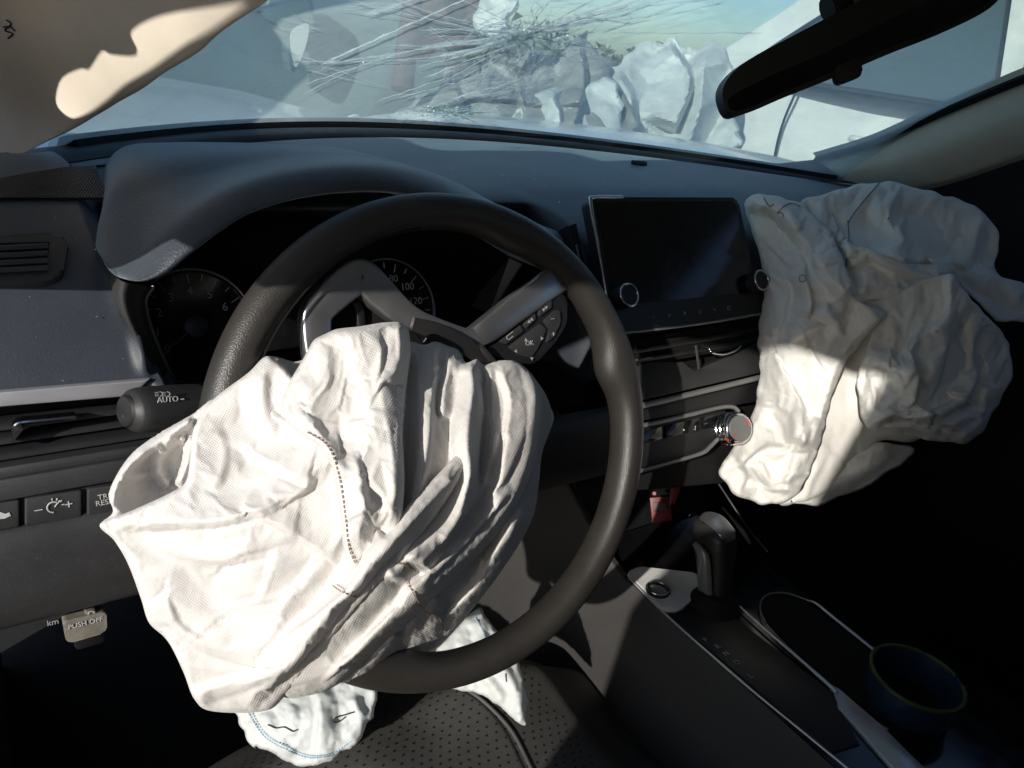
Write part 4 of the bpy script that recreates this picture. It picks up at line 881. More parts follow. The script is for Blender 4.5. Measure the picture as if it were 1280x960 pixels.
for s, x, y, z_ in [('⊂', 638, 420, .008), ('⏮', 663, 401, .0055), ('⏭', 682, 385, .0055), ('OK', 662, 429, .0055), ('–', 691, 398, .007), ('+', 692, 418, .007)]:
    if s in '⏮⏭':
        c = wpx(x, y, .0068); sg = -1 if s == '⏮' else 1
        for k_ in (-.0018, .0014): plate('key_mark', [c+TX*(k_-sg*.0013)+TY*.0014, c+TX*(k_+sg*.0015), c+TX*(k_-sg*.0013)-TY*.0014], WN, .0003, 'dim', pad_, 0)
    elif s == '⊂': tube('key_mark', [wpx(x, y, .0068)+TX*a+TY*b_ for a, b_ in [(.004, .0016), (-.003, .0016), (-.004, 0), (-.003, -.0016), (.002, -.0016)]], .0004, 'dim', pad_, seg=4)
    else: text('key_mark', s, wpx(x, y, .0068), WU, WV, z_, 'dim', pad_)
for x, y, an in [(657.5, 426, 90), (677.5, 424, 0), (665, 449, -90), (645, 440, 180)]:
    c = wpx(x, y-1, .0068); plate('key_mark', [c+.0017*(math.cos(math.radians(an+k_))*WU+math.sin(math.radians(an+k_))*WV) for k_ in (0, 120, 240)], WN, .0003, 'dim', pad_, 0)
revolve('column_shroud', wp(0, -.01, -.06), unit(-WN*1+A([0, 0, -.12])), [(.075, 0), (.07, .05), (.066, .12), (.06, .18)], 'black', sw, 40)

# ================================================================= stalk
st = thing('light_stalk', aty(236, 515, .07), 'black light switch stalk marked AUTO left of the steering wheel', 'stalk')
s0, s1 = aty(158, 514, .055), aty(330, 500, .085); sx = unit(s1-s0)
tube('lever', [s0, s0+sx*.004, s0+sx*.010, s0+sx*.03, s0+sx*.05, s0+sx*.058, s0+sx*.10, s1], [.0115, .0155, .0170, .0175, .017, .0145, .012, .011], 'plastic', st, seg=24, n=60, flat=.86)
revolve('end_cap', s0+sx*.001, -sx, [(.0105, -.001), (.0108, .001), (.0095, .0026), (.004, .0033), (.001, .0034)], 'black', st, 28)
sn2 = unit(CAM-aty(210, 500, .06)); sn2 = unit(sn2-sx*(sn2@sx)); sy = np.cross(sn2, sx)
if sy[2] < 0: sy = -sy
def on_st(px, py): c = aty(px, py, .064); q = s0+sx*((c-s0)@sx); d = ray(px, py); P = CAM+d*(((q-CAM)@sn2)+(.0150))/(d@sn2)*1.0; return CAM+d*(((q+sn2*.0166-CAM)@sn2)/(d@sn2))
text('legend', 'AUTO', on_st(210, 499.5), sx, sy, .0052, 'white', st)
text('legend', '-', on_st(228, 497.5), sx, sy, .009, 'white', st)
for x in (200, 209):
    c = on_st(x, 492.5); tube('legend', [c+sx*.0018*math.cos(a)+sy*.0014*math.sin(a) for a in np.linspace(-1.5, 1.5, 8)]+[c+sy*.0014], .0003, 'white', st, seg=4)
    for k_ in (-1, 0, 1): tube('legend', [c-sx*.001+sy*k_*.0011, c-sx*.0032+sy*k_*.0011], .00028, 'white', st, seg=4)

# ================================================================= mirror
mr = thing('rear_view_mirror', (.40, .10, .28), 'black rear view mirror hanging tilted below the windscreen', 'mirror')
mp = lambda x, y, l=0.: atp(x, y, MC+MN*l, MN)
MC = atx(1070, 72, .385); MX = unit(atx(1250, -14, .485)-atx(905, 128, .30)); MN = unit(np.cross(MX, unit(np.cross(unit(CAM-MC), MX))))
if MN@(CAM-MC) < 0: MN = -MN
mo = [(903, 118), (912, 95), (940, 72), (1000, 40), (1060, 8), (1120, -22), (1200, -56), (1250, -62), (1262, -30), (1240, 8), (1180, 40), (1110, 68), (1040, 98), (980, 122), (935, 141), (913, 144)]
plate('housing', cat_rom([mp(x, y) for x, y in mo], 90, True), MN, .03, 'black', mr, .004, seg=3)
mi = [(910, 128), (918, 118), (960, 96), (1040, 62), (1120, 20), (1200, -14), (1238, -20), (1236, 2), (1180, 32), (1110, 60), (1040, 90), (980, 115), (935, 135), (916, 138)]
plate('mirror_glass', cat_rom([mp(x, y, .0008) for x, y in mi], 90, True), MN, .0006, 'mirror', mr, 0)
plate('dimmer_tab', rounded([mp(1044, 84, .006), mp(1076, 70, .006), mp(1079, 92, .006), mp(1072, 98, .006), mp(1052, 106, .006), mp(1047, 102, .006)], .003), MN, .012, 'black', mr, .002)
tube('mount', [mp(1090, -5, -.02), mp(1070, -20, -.03), mp(1068, -40, -.06), mp(1066, -70, -.10)], [.016, .02, .022, .02], 'black', mr, n=20, seg=16)
tube('mount_collar', [mp(1034, 12, -.012), mp(1060, 0, -.016), mp(1090, -12, -.018)], .012, 'black', mr, n=10, seg=14)
tube('mount_clip', [mp(1068, 2, .002), mp(1082, -4, .002), mp(1096, -3, .002)], .0016, 'greytrim', mr, n=10, seg=6)
# ================================================================= driver airbag
random.seed(6); np.random.seed(6)
db_ = thing('driver_airbag', (0, 0, .0), 'deflated white driver airbag hanging crumpled from the steering wheel hub', 'airbag')
hc = [(560, 792, -.010), (640, 705, .016), (682, 560, .028), (684, 520, .028), (640, 455, .026), (580, 440, .022), (505, 405, .045), (420, 410, .05), (340, 448, .036), (250, 520, .036), (130, 652, .040), (180, 770, .034), (250, 878, .034), (330, 884, .036), (420, 850, .042), (500, 828, .004),
      (300, 650, .078), (450, 560, .088), (420, 720, .09), (560, 600, .080), (300, 780, .060), (480, 480, .075), (620, 560, .064), (380, 500, .064), (520, 740, .082), (230, 700, .056), (450, 790, .078)]
DA = wheel_depth(hc)
def off(f, d): return lambda X: f(X)+d
DIAG = math.atan2(.6, 1)
# flat left panel
O1 = [(125, 655), (165, 638), (213, 616), (232, 602), (238, 570), (241, 540), (252, 515), (275, 492), (310, 466), (331, 446), (346, 451), (365, 470), (400, 520), (440, 560), (468, 640), (482, 668), (510, 632), (548, 592), (570, 569), (586, 558), (594, 563), (584, 596), (555, 634), (513, 685), (473, 731), (431, 779), (393, 825), (357, 869), (330, 889), (265, 889), (243, 874), (230, 842), (216, 812), (205, 796), (186, 778), (176, 748), (160, 705), (143, 676)]
f1 = [([(594, 560), (566, 594), (520, 644), (474, 694), (430, 744), (384, 798), (334, 854), (306, 884)], .016, 15, 34, 0, .12), ([(465, 640), (440, 690), (405, 735), (350, 790)], -.010, 22, 26, 0, .15), ([(575, 592), (520, 650), (470, 706)], .003, 6, 7, 1.1, .1), ([(420, 766), (370, 826), (330, 868)], .004, 6, 9, 1.1, .1),
 ([(140, 657), (220, 650), (280, 644), (330, 630), (392, 596)], .011, 34, 12, 1.2, .12),
 ([(345, 680), (336, 718), (318, 765)], .006, 40, 9, 1.2, .25), ([(404, 690), (356, 760), (312, 832)], .006, 40, 12, 1.2, .25), ([(372, 735), (330, 790), (300, 826)], .004, 9, 26, 1.2, .25),
 ([(285, 540), (340, 570), (396, 598)], .009, 34, 12, 1.2, .2), ([(332, 455), (322, 500), (345, 545)], .010, 14, 24, 1.2, .2), ([(296, 625), (350, 655), (420, 700)], .006, 26, 9, 1.2, .2), ([(262, 520), (275, 560), (262, 610)], .006, 12, 26, 1.2, .2),
 ([(240, 872), (300, 850), (370, 830)], .008, 14, 18, 0, .1),
 ([(250, 700), (290, 760), (330, 800)], -.006, 40, 40, 0, .2), ([(205, 745), (225, 780), (262, 800)], .004, 8, 20, 1.2, .2), ([(200, 690), (260, 700), (330, 690)], .003, 24, 10, 1.2, .25), ([(310, 500), (300, 540), (310, 590)], -.004, 16, 16, 0, .2)]
f1 = [(L, H*(.62 if i else 1.), a, c, q, t) for i, (L, H, a, c, q, t) in enumerate(f1)]+creases((150, 480, 440, 850), 18, 3, (60, 170), (.0006, .0020), (4, 44), 2.3, .6)
ra = cloth('left_panel', O1, DA, f1, 'bag', db_, step=3.4, edge=7, edge_d=.007, back=.025, noise_amp=(.0, .0), seed=1.3, sim=(9, .013, .10, .6, .04, .2), fac=[(22, .007, 3, 2.0, 2.3), (90, .0012, 5, 1.8, 2.1)], calm=[([(608, 548), (574, 588), (520, 644), (474, 694), (430, 744), (384, 798), (334, 854), (306, 884)], 24)])
# lobe in the middle, lying over the panel
O2 = [(500, 402), (511, 411), (514, 440), (508, 480), (503, 540), (506, 600), (503, 650), (480, 694), (452, 716), (436, 712), (429, 684), (425, 640), (416, 585), (400, 558), (376, 543), (357, 526), (351, 503), (361, 478), (378, 450), (392, 424), (420, 411), (450, 408), (478, 403)]
f2 = [([(474, 408), (480, 470), (489, 540), (494, 600), (488, 660)], .012, 20, 60, 1.2, .08), ([(498, 405), (500, 440), (494, 480)], .012, 9, 16, 1.2, .08), ([(372, 500), (392, 512), (420, 500), (440, 470)], .006, 20, 20, 1.2, .2), ([(365, 520), (400, 540), (430, 600)], .006, 14, 22, 1.2, .15),
 ([(440, 560), (452, 620), (446, 690)], .006, 12, 22, 1.2, .2), ([(410, 430), (400, 470), (372, 492)], .006, 26, 16, 1.2, .2), ([(455, 600), (475, 640), (468, 680)], -.006, 14, 14, 0, .2)]
f2 += creases((360, 420, 500, 690), 16, 5, (40, 110), (.0008, .0026), (5, 34), 1.4, .6)
r2_ = cloth('middle_lobe', O2, off(DA, -.008), f2, 'bag', db_, step=2.6, poly=True, edge=7, edge_d=.010, back=.01, noise_amp=(0, 0), seed=2.1, sim=(9, .014, .10, .6, .04, .2), fac=[(14, .009, 13, 2.0, 1.4), (60, .0018, 15, 1.8, 1.2)])
# pleats on the right
O3 = [(488, 430), (512, 427), (530, 431), (545, 427), (560, 432), (574, 436), (582, 453), (596, 449), (606, 456), (622, 451), (642, 451), (655, 458), (668, 472), (677, 490), (678, 520), (672, 566), (658, 606), (634, 652), (596, 696), (548, 744), (498, 792), (448, 836), (418, 858), (392, 868), (356, 872), (346, 850), (385, 800), (450, 730), (474, 690), (484, 600), (482, 500)]
f3 = [([(545, 430), (541, 500), (533, 575), (526, 640)], .012, 7, 16, 1.1, .1), ([(586, 446), (592, 480), (588, 540), (590, 600), (566, 660), (520, 710)], .024, 12, 24, 1.1, .05), ([(566, 440), (560, 480), (556, 520)], .010, 12, 8, 1.1, .15),
 ([(612, 456), (604, 490), (606, 530)], .008, 12, 10, 1.1, .15), ([(624, 454), (640, 500), (634, 560), (612, 630)], .009, 20, 9, 1.1, .08),
 ([(514, 440), (516, 520), (510, 600), (500, 660)], -.012, 12, 14, 0, .1), ([(606, 460), (608, 520), (604, 570), (584, 640)], -.014, 9, 9, 0, .12), ([(630, 540), (612, 610), (570, 670)], -.007, 12, 14, 0, .12),
 ([(662, 468), (668, 510), (660, 570), (640, 622), (600, 676), (540, 736), (480, 792), (404, 858)], .012, 10, 30, 0, .08), ([(560, 672), (512, 722), (470, 770), (415, 825)], -.009, 16, 18, 0, .1), ([(500, 760), (450, 806), (405, 850)], .005, 6, 8, 1.1, .1), ([(640, 610), (590, 668), (530, 728)], .004, 5, 7, 1.1, .1), ([(520, 690), (500, 716), (480, 720)], .006, 10, 10, 1.1, .2)]
f3 += creases((490, 440, 670, 780), 7, 7, (70, 150), (.0006, .002), (4, 22), 1.8, .2)
r3_ = cloth('pleated_side', O3, off(DA, .004), f3, 'bag', db_, step=2.8, edge=7, edge_d=.008, back=.015, noise_amp=(0, 0), seed=3.3, fac=[(12, .004, 23, 3., 1.7)], sim=(8, .009, .14, .6, .04, .2))
# the turned-away rear side
O6 = [(640, 480), (660, 468), (678, 486), (688, 508), (690, 524), (684, 545), (677, 570), (674, 600), (668, 640), (652, 675), (628, 712), (596, 755), (565, 792), (540, 815), (500, 832), (455, 845), (425, 854), (430, 820), (520, 730), (600, 650), (636, 580)]
f6 = [([(664, 480), (672, 530), (664, 600), (640, 660), (600, 715)], .008, 9, 12, 1.1, .1), ([(655, 640), (615, 712), (566, 765), (505, 806)], .014, 14, 20, 1.1, .1), ([(600, 690), (560, 742), (510, 786), (455, 826)], .010, 12, 16, 1.1, .1), ([(540, 735), (548, 765), (540, 800)], .007, 8, 16, 1.1, .2), ([(620, 660), (590, 720), (545, 770)], -.012, 12, 12, 0, .12), ([(500, 790), (470, 825), (440, 842)], .008, 10, 10, 1.1, .1)]
f6 += creases((470, 500, 680, 820), 7, 9, (60, 130), (.0008, .0024), (5, 26), 2.2, .25)
r6_ = cloth('rear_side', O6, off(DA, .018), f6, 'bag', db_, step=2.7, edge=7, edge_d=.008, back=.012, noise_amp=(0, 0), seed=6.3, fac=[(12, .005, 33, 2.6, 2.2)], slack=.03, ang=.6, iters=14, anchor=.012, bend=.3)
for rr_, L in [(r2_, [(384, 540), (408, 556), (422, 588), (431, 640), (436, 684), (444, 704)]), (r3_, [(505, 722), (516, 740), (526, 758)]), (r6_, [(532, 765), (548, 772), (556, 790)]), (ra, [(416, 732), (430, 741), (446, 746)]), (r3_, [(478, 706), (495, 704), (510, 708), (520, 714)])]:
    stitches('seam', rr_.on(L, lift=.0012), 'seam', db_, .00045)
# loop of cloth standing out behind the rim at the left
HB = wheel_depth([(125, 655, .036), (140, 620, .030), (170, 565, .030), (245, 520, .030), (262, 508, .03), (200, 590, .004), (225, 620, .012), (180, 630, .012), (255, 580, .026), (160, 652, .034)])
rb = cloth('side_loop', [(127, 655), (141, 640), (136, 618), (148, 590), (168, 564), (200, 541), (240, 518), (268, 500), (275, 540), (268, 590), (250, 622), (200, 645), (155, 662)], HB,
    [([(206, 560), (196, 578), (203, 600), (212, 606)], .010, 9, 12, 0, .1), ([(232, 548), (214, 552), (206, 562)], .008, 8, 8, 0, .1), ([(150, 600), (176, 596), (200, 590)], .004, 8, 8, 0, .1), ([(240, 545), (232, 580), (222, 608)], .012, 14, 7, 0, .1), ([(140, 630), (160, 585), (235, 528)], .008, 9, 9, 0, .0)], 'bag', db_, step=3, edge=10, edge_d=.008, back=.012, seed=4, expand=.02, iters=40)
rc_ = cloth('rear_tuck', [(668, 480), (682, 500), (692, 520), (686, 542), (676, 566), (664, 590), (655, 540), (655, 500)], wheel_depth([(670, 490, -.015), (690, 522, -.02), (676, 560, -.02), (660, 540, -.01)]), [([(690, 520), (672, 540), (660, 570)], .006, 8, 8, 0, .1)], 'knee', db_, step=3, edge=8, edge_d=.006, back=.01, seed=6, expand=.02, iters=30)
# cloth wedged into the hub behind the silver loop
rd_ = cloth('hub_tuck', [(330, 448), (345, 446), (368, 452), (392, 448), (412, 470), (395, 520), (350, 530), (325, 500), (318, 470)], wheel_depth([(330, 455, .022), (395, 455, .008), (400, 510, .05), (330, 510, .05), (360, 480, .02)]), [([(345, 450), (360, 480), (350, 515)], .008, 10, 10, 0, .1)], 'bag', db_, step=3.5, edge=10, edge_d=.008, back=.01, seed=8, expand=.02, iters=30)

# ================================================================= passenger airbag
pb = thing('passenger_airbag', (.62, .1, .05), 'deflated cream passenger airbag slumped over the dashboard beside the display', 'airbag')
DPB = tps(*zip(*[((930, 255), .985), ((1000, 250), .96), ((1075, 232), 1.0), ((1150, 235), 1.03), ((1232, 268), 1.05), ((1248, 325), 1.02), ((1275, 375), .98), ((1262, 440), .93), ((1225, 535), .90), ((1140, 545), .87), ((1060, 615), .88), ((960, 628), .875), ((902, 596), .91), ((940, 520), .915), ((950, 440), .935), ((948, 330), .965),
    ((1000, 330), .885), ((1060, 300), .89), ((1120, 310), .885), ((1180, 300), .96), ((1000, 420), .85), ((960, 580), .86), ((1020, 560), .85), ((1060, 430), .865), ((1150, 470), .845), ((1200, 420), .87)]))
# back sheet, deep behind the folds
rb2 = cloth('rear_cloth', [(1010, 400), (1070, 385), (1120, 390), (1180, 400), (1200, 480), (1150, 548), (1100, 552), (1075, 590), (1040, 614), (1000, 628), (970, 620), (980, 500)], off(DPB, .035), creases((1000, 380, 1100, 610), 12, 4, (40, 120), (.003, .008), (6, 30), 1.9, .4), 'pbag', pb, step=3.6, edge=6, edge_d=.006, back=.02, noise_amp=(0, 0), fac=[(12, .012, 61, 2.4, 1.9)], seed=1.7)
# top panel over the dashboard
OT = [(1000, 251), (1040, 239), (1075, 230), (1110, 227), (1150, 235), (1200, 250), (1230, 264), (1246, 285), (1250, 310), (1242, 335), (1252, 347), (1282, 354), (1300, 380), (1284, 402), (1245, 402), (1195, 350), (1125, 368), (1064, 382), (1040, 350), (1008, 305)]
ft = [([(1098, 230), (1072, 262), (1060, 285), (1057, 330), (1062, 372)], .008, 26, 12, 1.1, .05), ([(1060, 290), (1110, 292), (1150, 316), (1190, 346)], .022, 26, 34, 1.1, .08), ([(1116, 236), (1126, 262), (1150, 288), (1172, 300), (1170, 318)], .030, 12, 30, 1.1, .08), ([(1140, 256), (1168, 282), (1205, 306)], -.009, 26, 10, 1.1, .15),
 ([(1228, 270), (1222, 300), (1205, 335)], .014, 9, 22, 1.1, .1), ([(1196, 258), (1188, 300), (1178, 322)], .008, 22, 8, 1.1, .15), ([(1172, 318), (1205, 330), (1250, 350), (1285, 372)], .016, 12, 24, 1.1, .08), ([(1020, 262), (1050, 276), (1062, 284)], .010, 16, 10, 1.1, .1), ([(1075, 310), (1085, 340), (1080, 370)], .006, 18, 8, 1.1, .15)]
rt_ = cloth('top_cloth', OT, DPB, [(L, H*1.6, a, c, q, t) for L, H, a, c, q, t in ft]+creases((1010, 235, 1260, 380), 22, 21, (30, 100), (.002, .006), (5, 34)), 'pbag', pb, step=3.2, poly=True, rough_edge=3., edge=4, edge_d=.004, back=.03, noise_amp=(0, 0), fac=[(11, .022, 71, 1.4, .5), (50, .004, 72, 1.6, .8)], seed=2.7, slack=.02, ang=.6, iters=0, sim=(10, .026, .10, .6, .03, .3), uvrot=.2)
# left drape falling past the display and knob
OD = [(928, 252), (936, 245), (948, 242), (975, 247), (1002, 254), (1040, 290), (1060, 340), (1068, 374), (1112, 392), (1088, 414), (1058, 450), (1040, 500), (1026, 556), (1004, 612), (978, 630), (952, 631), (924, 622), (906, 604), (897, 590), (912, 566), (929, 538), (944, 508), (950, 470), (947, 430), (950, 395), (957, 368), (952, 335), (945, 305)]
fd = [([(936, 250), (975, 266), (1010, 300), (1040, 345), (1064, 372)], .018, 30, 14, 1.1, .06), ([(950, 246), (985, 262), (1004, 282)], .010, 7, 18, 1.1, .1), ([(1000, 330), (1012, 368), (1006, 392)], .012, 6, 26, 1.1, .15), ([(1034, 372), (1042, 395), (1054, 420)], .008, 5, 20, 1.1, .15), ([(955, 330), (978, 362), (966, 424)], .010, 9, 26, 1.1, .15), ([(1066, 378), (1020, 400), (975, 420), (950, 430)], .008, 12, 34, 1.1, .15),
 ([(1105, 392), (1070, 420), (1046, 456), (1030, 506), (1014, 560)], .016, 10, 40, 1.1, .05), ([(968, 440), (990, 480), (1002, 520), (1006, 566)], .014, 8, 34, 1.1, .12), ([(945, 502), (975, 506), (992, 522), (996, 548)], .012, 14, 7, 1.1, .12), ([(958, 520), (976, 532), (985, 562)], -.010, 7, 16, 1.1, .15), ([(925, 588), (955, 562), (985, 556)], .010, 6, 18, 1.1, .15), ([(918, 566), (936, 588), (930, 618)], .010, 16, 6, 1.1, .15), ([(950, 575), (966, 602), (990, 594)], .010, 6, 14, 1.1, .15), ([(1020, 520), (1000, 560), (980, 620)], .010, 18, 8, 1.1, .12)]
rp_ = cloth('left_drape', OD, off(DPB, -.008), [(L, H*1.35, a, c, q, t) for L, H, a, c, q, t in fd]+creases((930, 260, 1070, 620), 26, 31, (30, 100), (.002, .006), (5, 30)), 'pbag', pb, step=2.8, poly=True, rough_edge=3., edge=4, edge_d=.005, back=.02, noise_amp=(0, 0), fac=[(10, .020, 81, 1.5, 1.3), (60, .0035, 82, 1.6, 1.0)], seed=3.7, slack=.02, ang=.2, iters=0, sim=(10, .026, .10, .6, .03, .3), uvrot=.4)
OL = [(1064, 376), (1090, 371), (1125, 362), (1160, 350), (1188, 340), (1215, 375), (1245, 405), (1262, 432), (1266, 470), (1250, 502), (1228, 540), (1206, 556), (1180, 552), (1130, 545), (1082, 535), (1073, 510), (1070, 478), (1078, 448), (1090, 420), (1076, 396)]
DL = tps(*zip(*[((1064, 376), .862), ((1125, 362), .855), ((1188, 340), .865), ((1250, 420), .90), ((1262, 470), .91), ((1206, 550), .87), ((1082, 533), .835), ((1072, 480), .835), ((1120, 412), .845), ((1150, 470), .80), ((1190, 400), .83), ((1110, 490), .81), ((1220, 470), .85)]))
lf = [([(1188, 342), (1190, 395), (1160, 412), (1138, 436)], .016, 24, 10, 1.1, .06), ([(1140, 434), (1152, 465), (1150, 500), (1175, 522)], .012, 10, 24, 1.2, .12), ([(1192, 350), (1205, 430), (1205, 480)], -.010, 16, 20, 0, .12),
      ([(1085, 532), (1120, 520), (1165, 522), (1210, 500), (1245, 460)], .012, 14, 8, 1.1, .08), ([(1085, 537), (1130, 534), (1180, 540)], .005, 6, 6, 0, .1), ([(1072, 440), (1110, 450), (1150, 462)], .006, 20, 12, 1.2, .15), ([(1205, 480), (1230, 500), (1240, 480)], .010, 7, 8, 1.2, .1), ([(1222, 440), (1236, 470), (1225, 510)], -.010, 8, 8, 0, .1), ([(1100, 430), (1090, 470), (1084, 520)], .006, 18, 10, 1.2, .1), ([(1160, 520), (1190, 530), (1222, 520)], .007, 7, 7, 0, .15)]
lf = [(L, H*1.4, a, c, q, t) for L, H, a, c, q, t in lf]+creases((1080, 360, 1250, 540), 24, 12, (25, 80), (.002, .007), (7, 30))
rl_ = cloth('hanging_fold', OL, DL, lf, 'pbag', pb, step=2.8, poly=True, rough_edge=3., edge=4, edge_d=.005, back=.02, noise_amp=(0, 0), seed=5.2, fac=[(9, .030, 53, 1.3, .5), (36, .006, 55, 1.5, .9)], slack=.02, ang=.2, iters=0, sim=(10, .026, .10, .6, .03, .3), uvrot=.9)
rf_ = cloth('bottom_flap', [(985, 628), (1020, 605), (1060, 575), (1095, 552), (1145, 558), (1140, 570), (1110, 592), (1070, 615), (1020, 633)], tps(*zip(*[((985, 628), .90), ((1145, 558), .93), ((1060, 575), .90), ((1070, 615), .92), ((1090, 590), .90)])), [([(1000, 622), (1060, 600), (1120, 565)], .008, 22, 12, 0, .1)], 'pbag', pb, step=3, poly=True, rough_edge=3., edge=3, edge_d=.002, back=.008, fac=[(10, .014, 91, 1.6, .5)], noise_amp=(0, 0), seed=9, expand=.01, iters=20)
for rr_, L in ((rt_, [(1099, 229), (1085, 245), (1068, 266), (1060, 280)]), (rt_, [(1060, 276), (1061, 300), (1057, 340), (1061, 370)]), (rp_, [(972, 266), (980, 258), (990, 254), (1000, 258)]), (rp_, [(955, 248), (962, 258), (967, 255)])):
    stitches('seam', rr_.on(L, lift=.001), 'greyseam', pb, .001)
for c, r_c in (((1003, 348), 4.2), ((975, 270), 4.2)):
    tube('ring_mark', rp_.on([(c[0]+r_c*math.cos(a), c[1]+r_c*1.05*math.sin(a)) for a in np.linspace(0, 2*math.pi, 13)], 26, .0012), .0005, 'greyseam', pb, seg=5)

# ================================================================= knee airbag below the wheel
kb_ = thing('knee_airbag', (.0, .05, -.32), 'thin white knee airbag hanging below the wheel onto the seat edge', 'airbag')
DK = tps(*zip(*[((290, 880), .70), ((380, 950), .685), ((470, 890), .695), ((380, 860), .70), ((380, 900), .675), ((430, 920), .68), ((330, 920), .685)]))
rk = cloth('left_lobe', [(288, 878), (330, 850), (400, 835), (440, 846), (470, 862), (468, 890), (458, 910), (448, 925), (425, 945), (400, 956), (375, 958), (350, 948), (330, 936), (322, 930), (318, 936), (306, 918), (297, 898)], DK,
    [([(395, 862), (402, 900), (396, 945), (390, 955)], .010, 22, 8, 1.2, .05), ([(330, 890), (350, 930), (370, 940)], .005, 12, 12, 1.2, .1), ([(440, 870), (450, 900), (435, 925)], .006, 10, 10, 1.2, .1), ([(365, 880), (360, 920)], .005, 12, 6, 1.2, .1)], 'knee', kb_, step=3, edge=7, edge_d=.005, back=.006, noise_amp=(.003, .0015), noise_sc=(35, 80), seed=3, expand=.02, iters=40, rough_edge=5.)
DK2 = tps(*zip(*[((560, 800), .74), ((600, 770), .76), ((655, 840), .73), ((650, 900), .71), ((600, 860), .72), ((630, 830), .72)]))
rk2 = cloth('right_lobe', [(540, 850), (545, 812), (570, 785), (598, 760), (612, 778), (626, 795), (646, 825), (654, 850), (660, 880), (658, 905), (645, 902), (635, 890), (618, 878), (595, 866), (570, 862)], DK2,
    [([(600, 775), (612, 815), (640, 850), (650, 895)], .008, 8, 16, 1.2, .05), ([(575, 800), (600, 840), (630, 880)], .005, 12, 8, 1.2, .1), ([(655, 850), (650, 900)], .004, 5, 8, 0, .0)], 'knee', kb_, step=3, edge=7, edge_d=.005, back=.006, noise_amp=(.003, .0015), noise_sc=(35, 80), seed=7, expand=.02, iters=40, rough_edge=3.)
for rr_, L, mt_ in ((rk, [(312, 885), (330, 915), (355, 932), (385, 944), (415, 942), (440, 926)], 'blueseam'), (rk, [(310, 890), (328, 918), (354, 935), (385, 947), (416, 945)], 'blueseam'), (rk, [(335, 906), (345, 910), (356, 909), (366, 914), (372, 912)], 'ink'), (rk, [(443, 890), (430, 894), (420, 897), (417, 902), (424, 902), (432, 896)], 'ink'), (rk2, [(632, 842), (633, 852)], 'ink'), (rk2, [(594, 772), (604, 790), (608, 806)], 'blueseam')):
    (stitches('stitching', rr_.on(L, lift=.001), mt_, kb_) if mt_ != 'ink' else tube('thread_end', rr_.on(L, lift=.001), .0006, mt_, kb_, seg=5))

# ================================================================= seat
seat = thing('front_seat', (-.02, -.1, -.36), 'dark grey perforated driver seat cushion at the bottom edge', 'seat')
def seat_z(x, y):
    u = (x+.005)/.20; return -.335-.03*min(1, abs(u))**3-.10*max(0, (abs(u)-.92))-.9*max(0, y-.055)**1.3*2+.012*noise.noise(Vector((x*9, y*9, 2)))
nu, nv = 70, 60; V = [(x, y, seat_z(x, y)) for x in np.linspace(-.26, .25, nu) for y in np.linspace(-.42, .16, nv)]
mesh('cushion', V, grid_faces(nu, nv), 'seat', seat)
mesh('cushion_side', [(x, y, seat_z(x, y)-q) for q, x, y in [(d, a, b_) for d in (.0, .2) for a, b_ in [(-.26, -.42), (-.26, .16), (.25, .16), (.25, -.42)]]], [(0, 1, 5, 4), (1, 2, 6, 5), (2, 3, 7, 6), (3, 0, 4, 7)], 'black', seat, smooth=False)
def seat_hit(px, py):
    d = ray(px, py); t = .4
    for _ in range(60):
        p = CAM+d*t; e = p[2]-seat_z(p[0], p[1]); t += e/(-d[2])*.8
    return CAM+d*t
bk = []
for x in np.linspace(-.25, .25, 24):
    u = x/.25; bk.append(cat_rom([(x, -.36-.02*u*u+.05*u**6, -.40), (x, -.39+.06*u**4, -.28), (x, -.44+.06*u**4, -.05), (x, -.50+.04*u**4, .2), (x, -.53, .26), (x, -.60, .25), (x, -.60, -.40)], 36))
mesh('backrest', A(bk).reshape(-1, 3), grid_faces(24, 36), 'seat', seat)  # unseen backrest, added where it blocks sun from the console
pts_ = []
for i in range(-20, 24):
    for j in range(-16, 20):
        x, y = -.01+i*.0105+(j % 2)*.00525+random.uniform(-.0006, .0006)+.003*math.sin(j*.4), .03+j*.0085+random.uniform(-.0006, .0006)+.003*math.sin(i*.3)
        if abs(x+.005) < .165 and -.10 < y < .115: pts_.append((x, y))
def disc(x, y, r=.0013):
    z = seat_z(x, y)+.0004; return [A([x+r*math.cos(a), y+r*math.sin(a), seat_z(x+r*math.cos(a), y+r*math.sin(a))+.0005]) for a in np.linspace(0, 2*math.pi, 8, endpoint=False)], [tuple(range(8))]
o = mesh('perforations', *join_raw([disc(*p) for p in pts_]), 'hole', seat, smooth=False); o['kind'] = 'stuff'
stitches('seat_seam', A([seat_hit(*p)+A([0, 0, .0008]) for p in cat_rom([(572, 862), (600, 880), (630, 915), (655, 965)], 40)]), 'hole', seat, .0009)
tube('seat_piping', [seat_hit(*p)+A([0, 0, .0004]) for p in cat_rom([(578, 858), (608, 880), (640, 915), (666, 965)], 40)], .0022, 'seat', seat, seg=8)

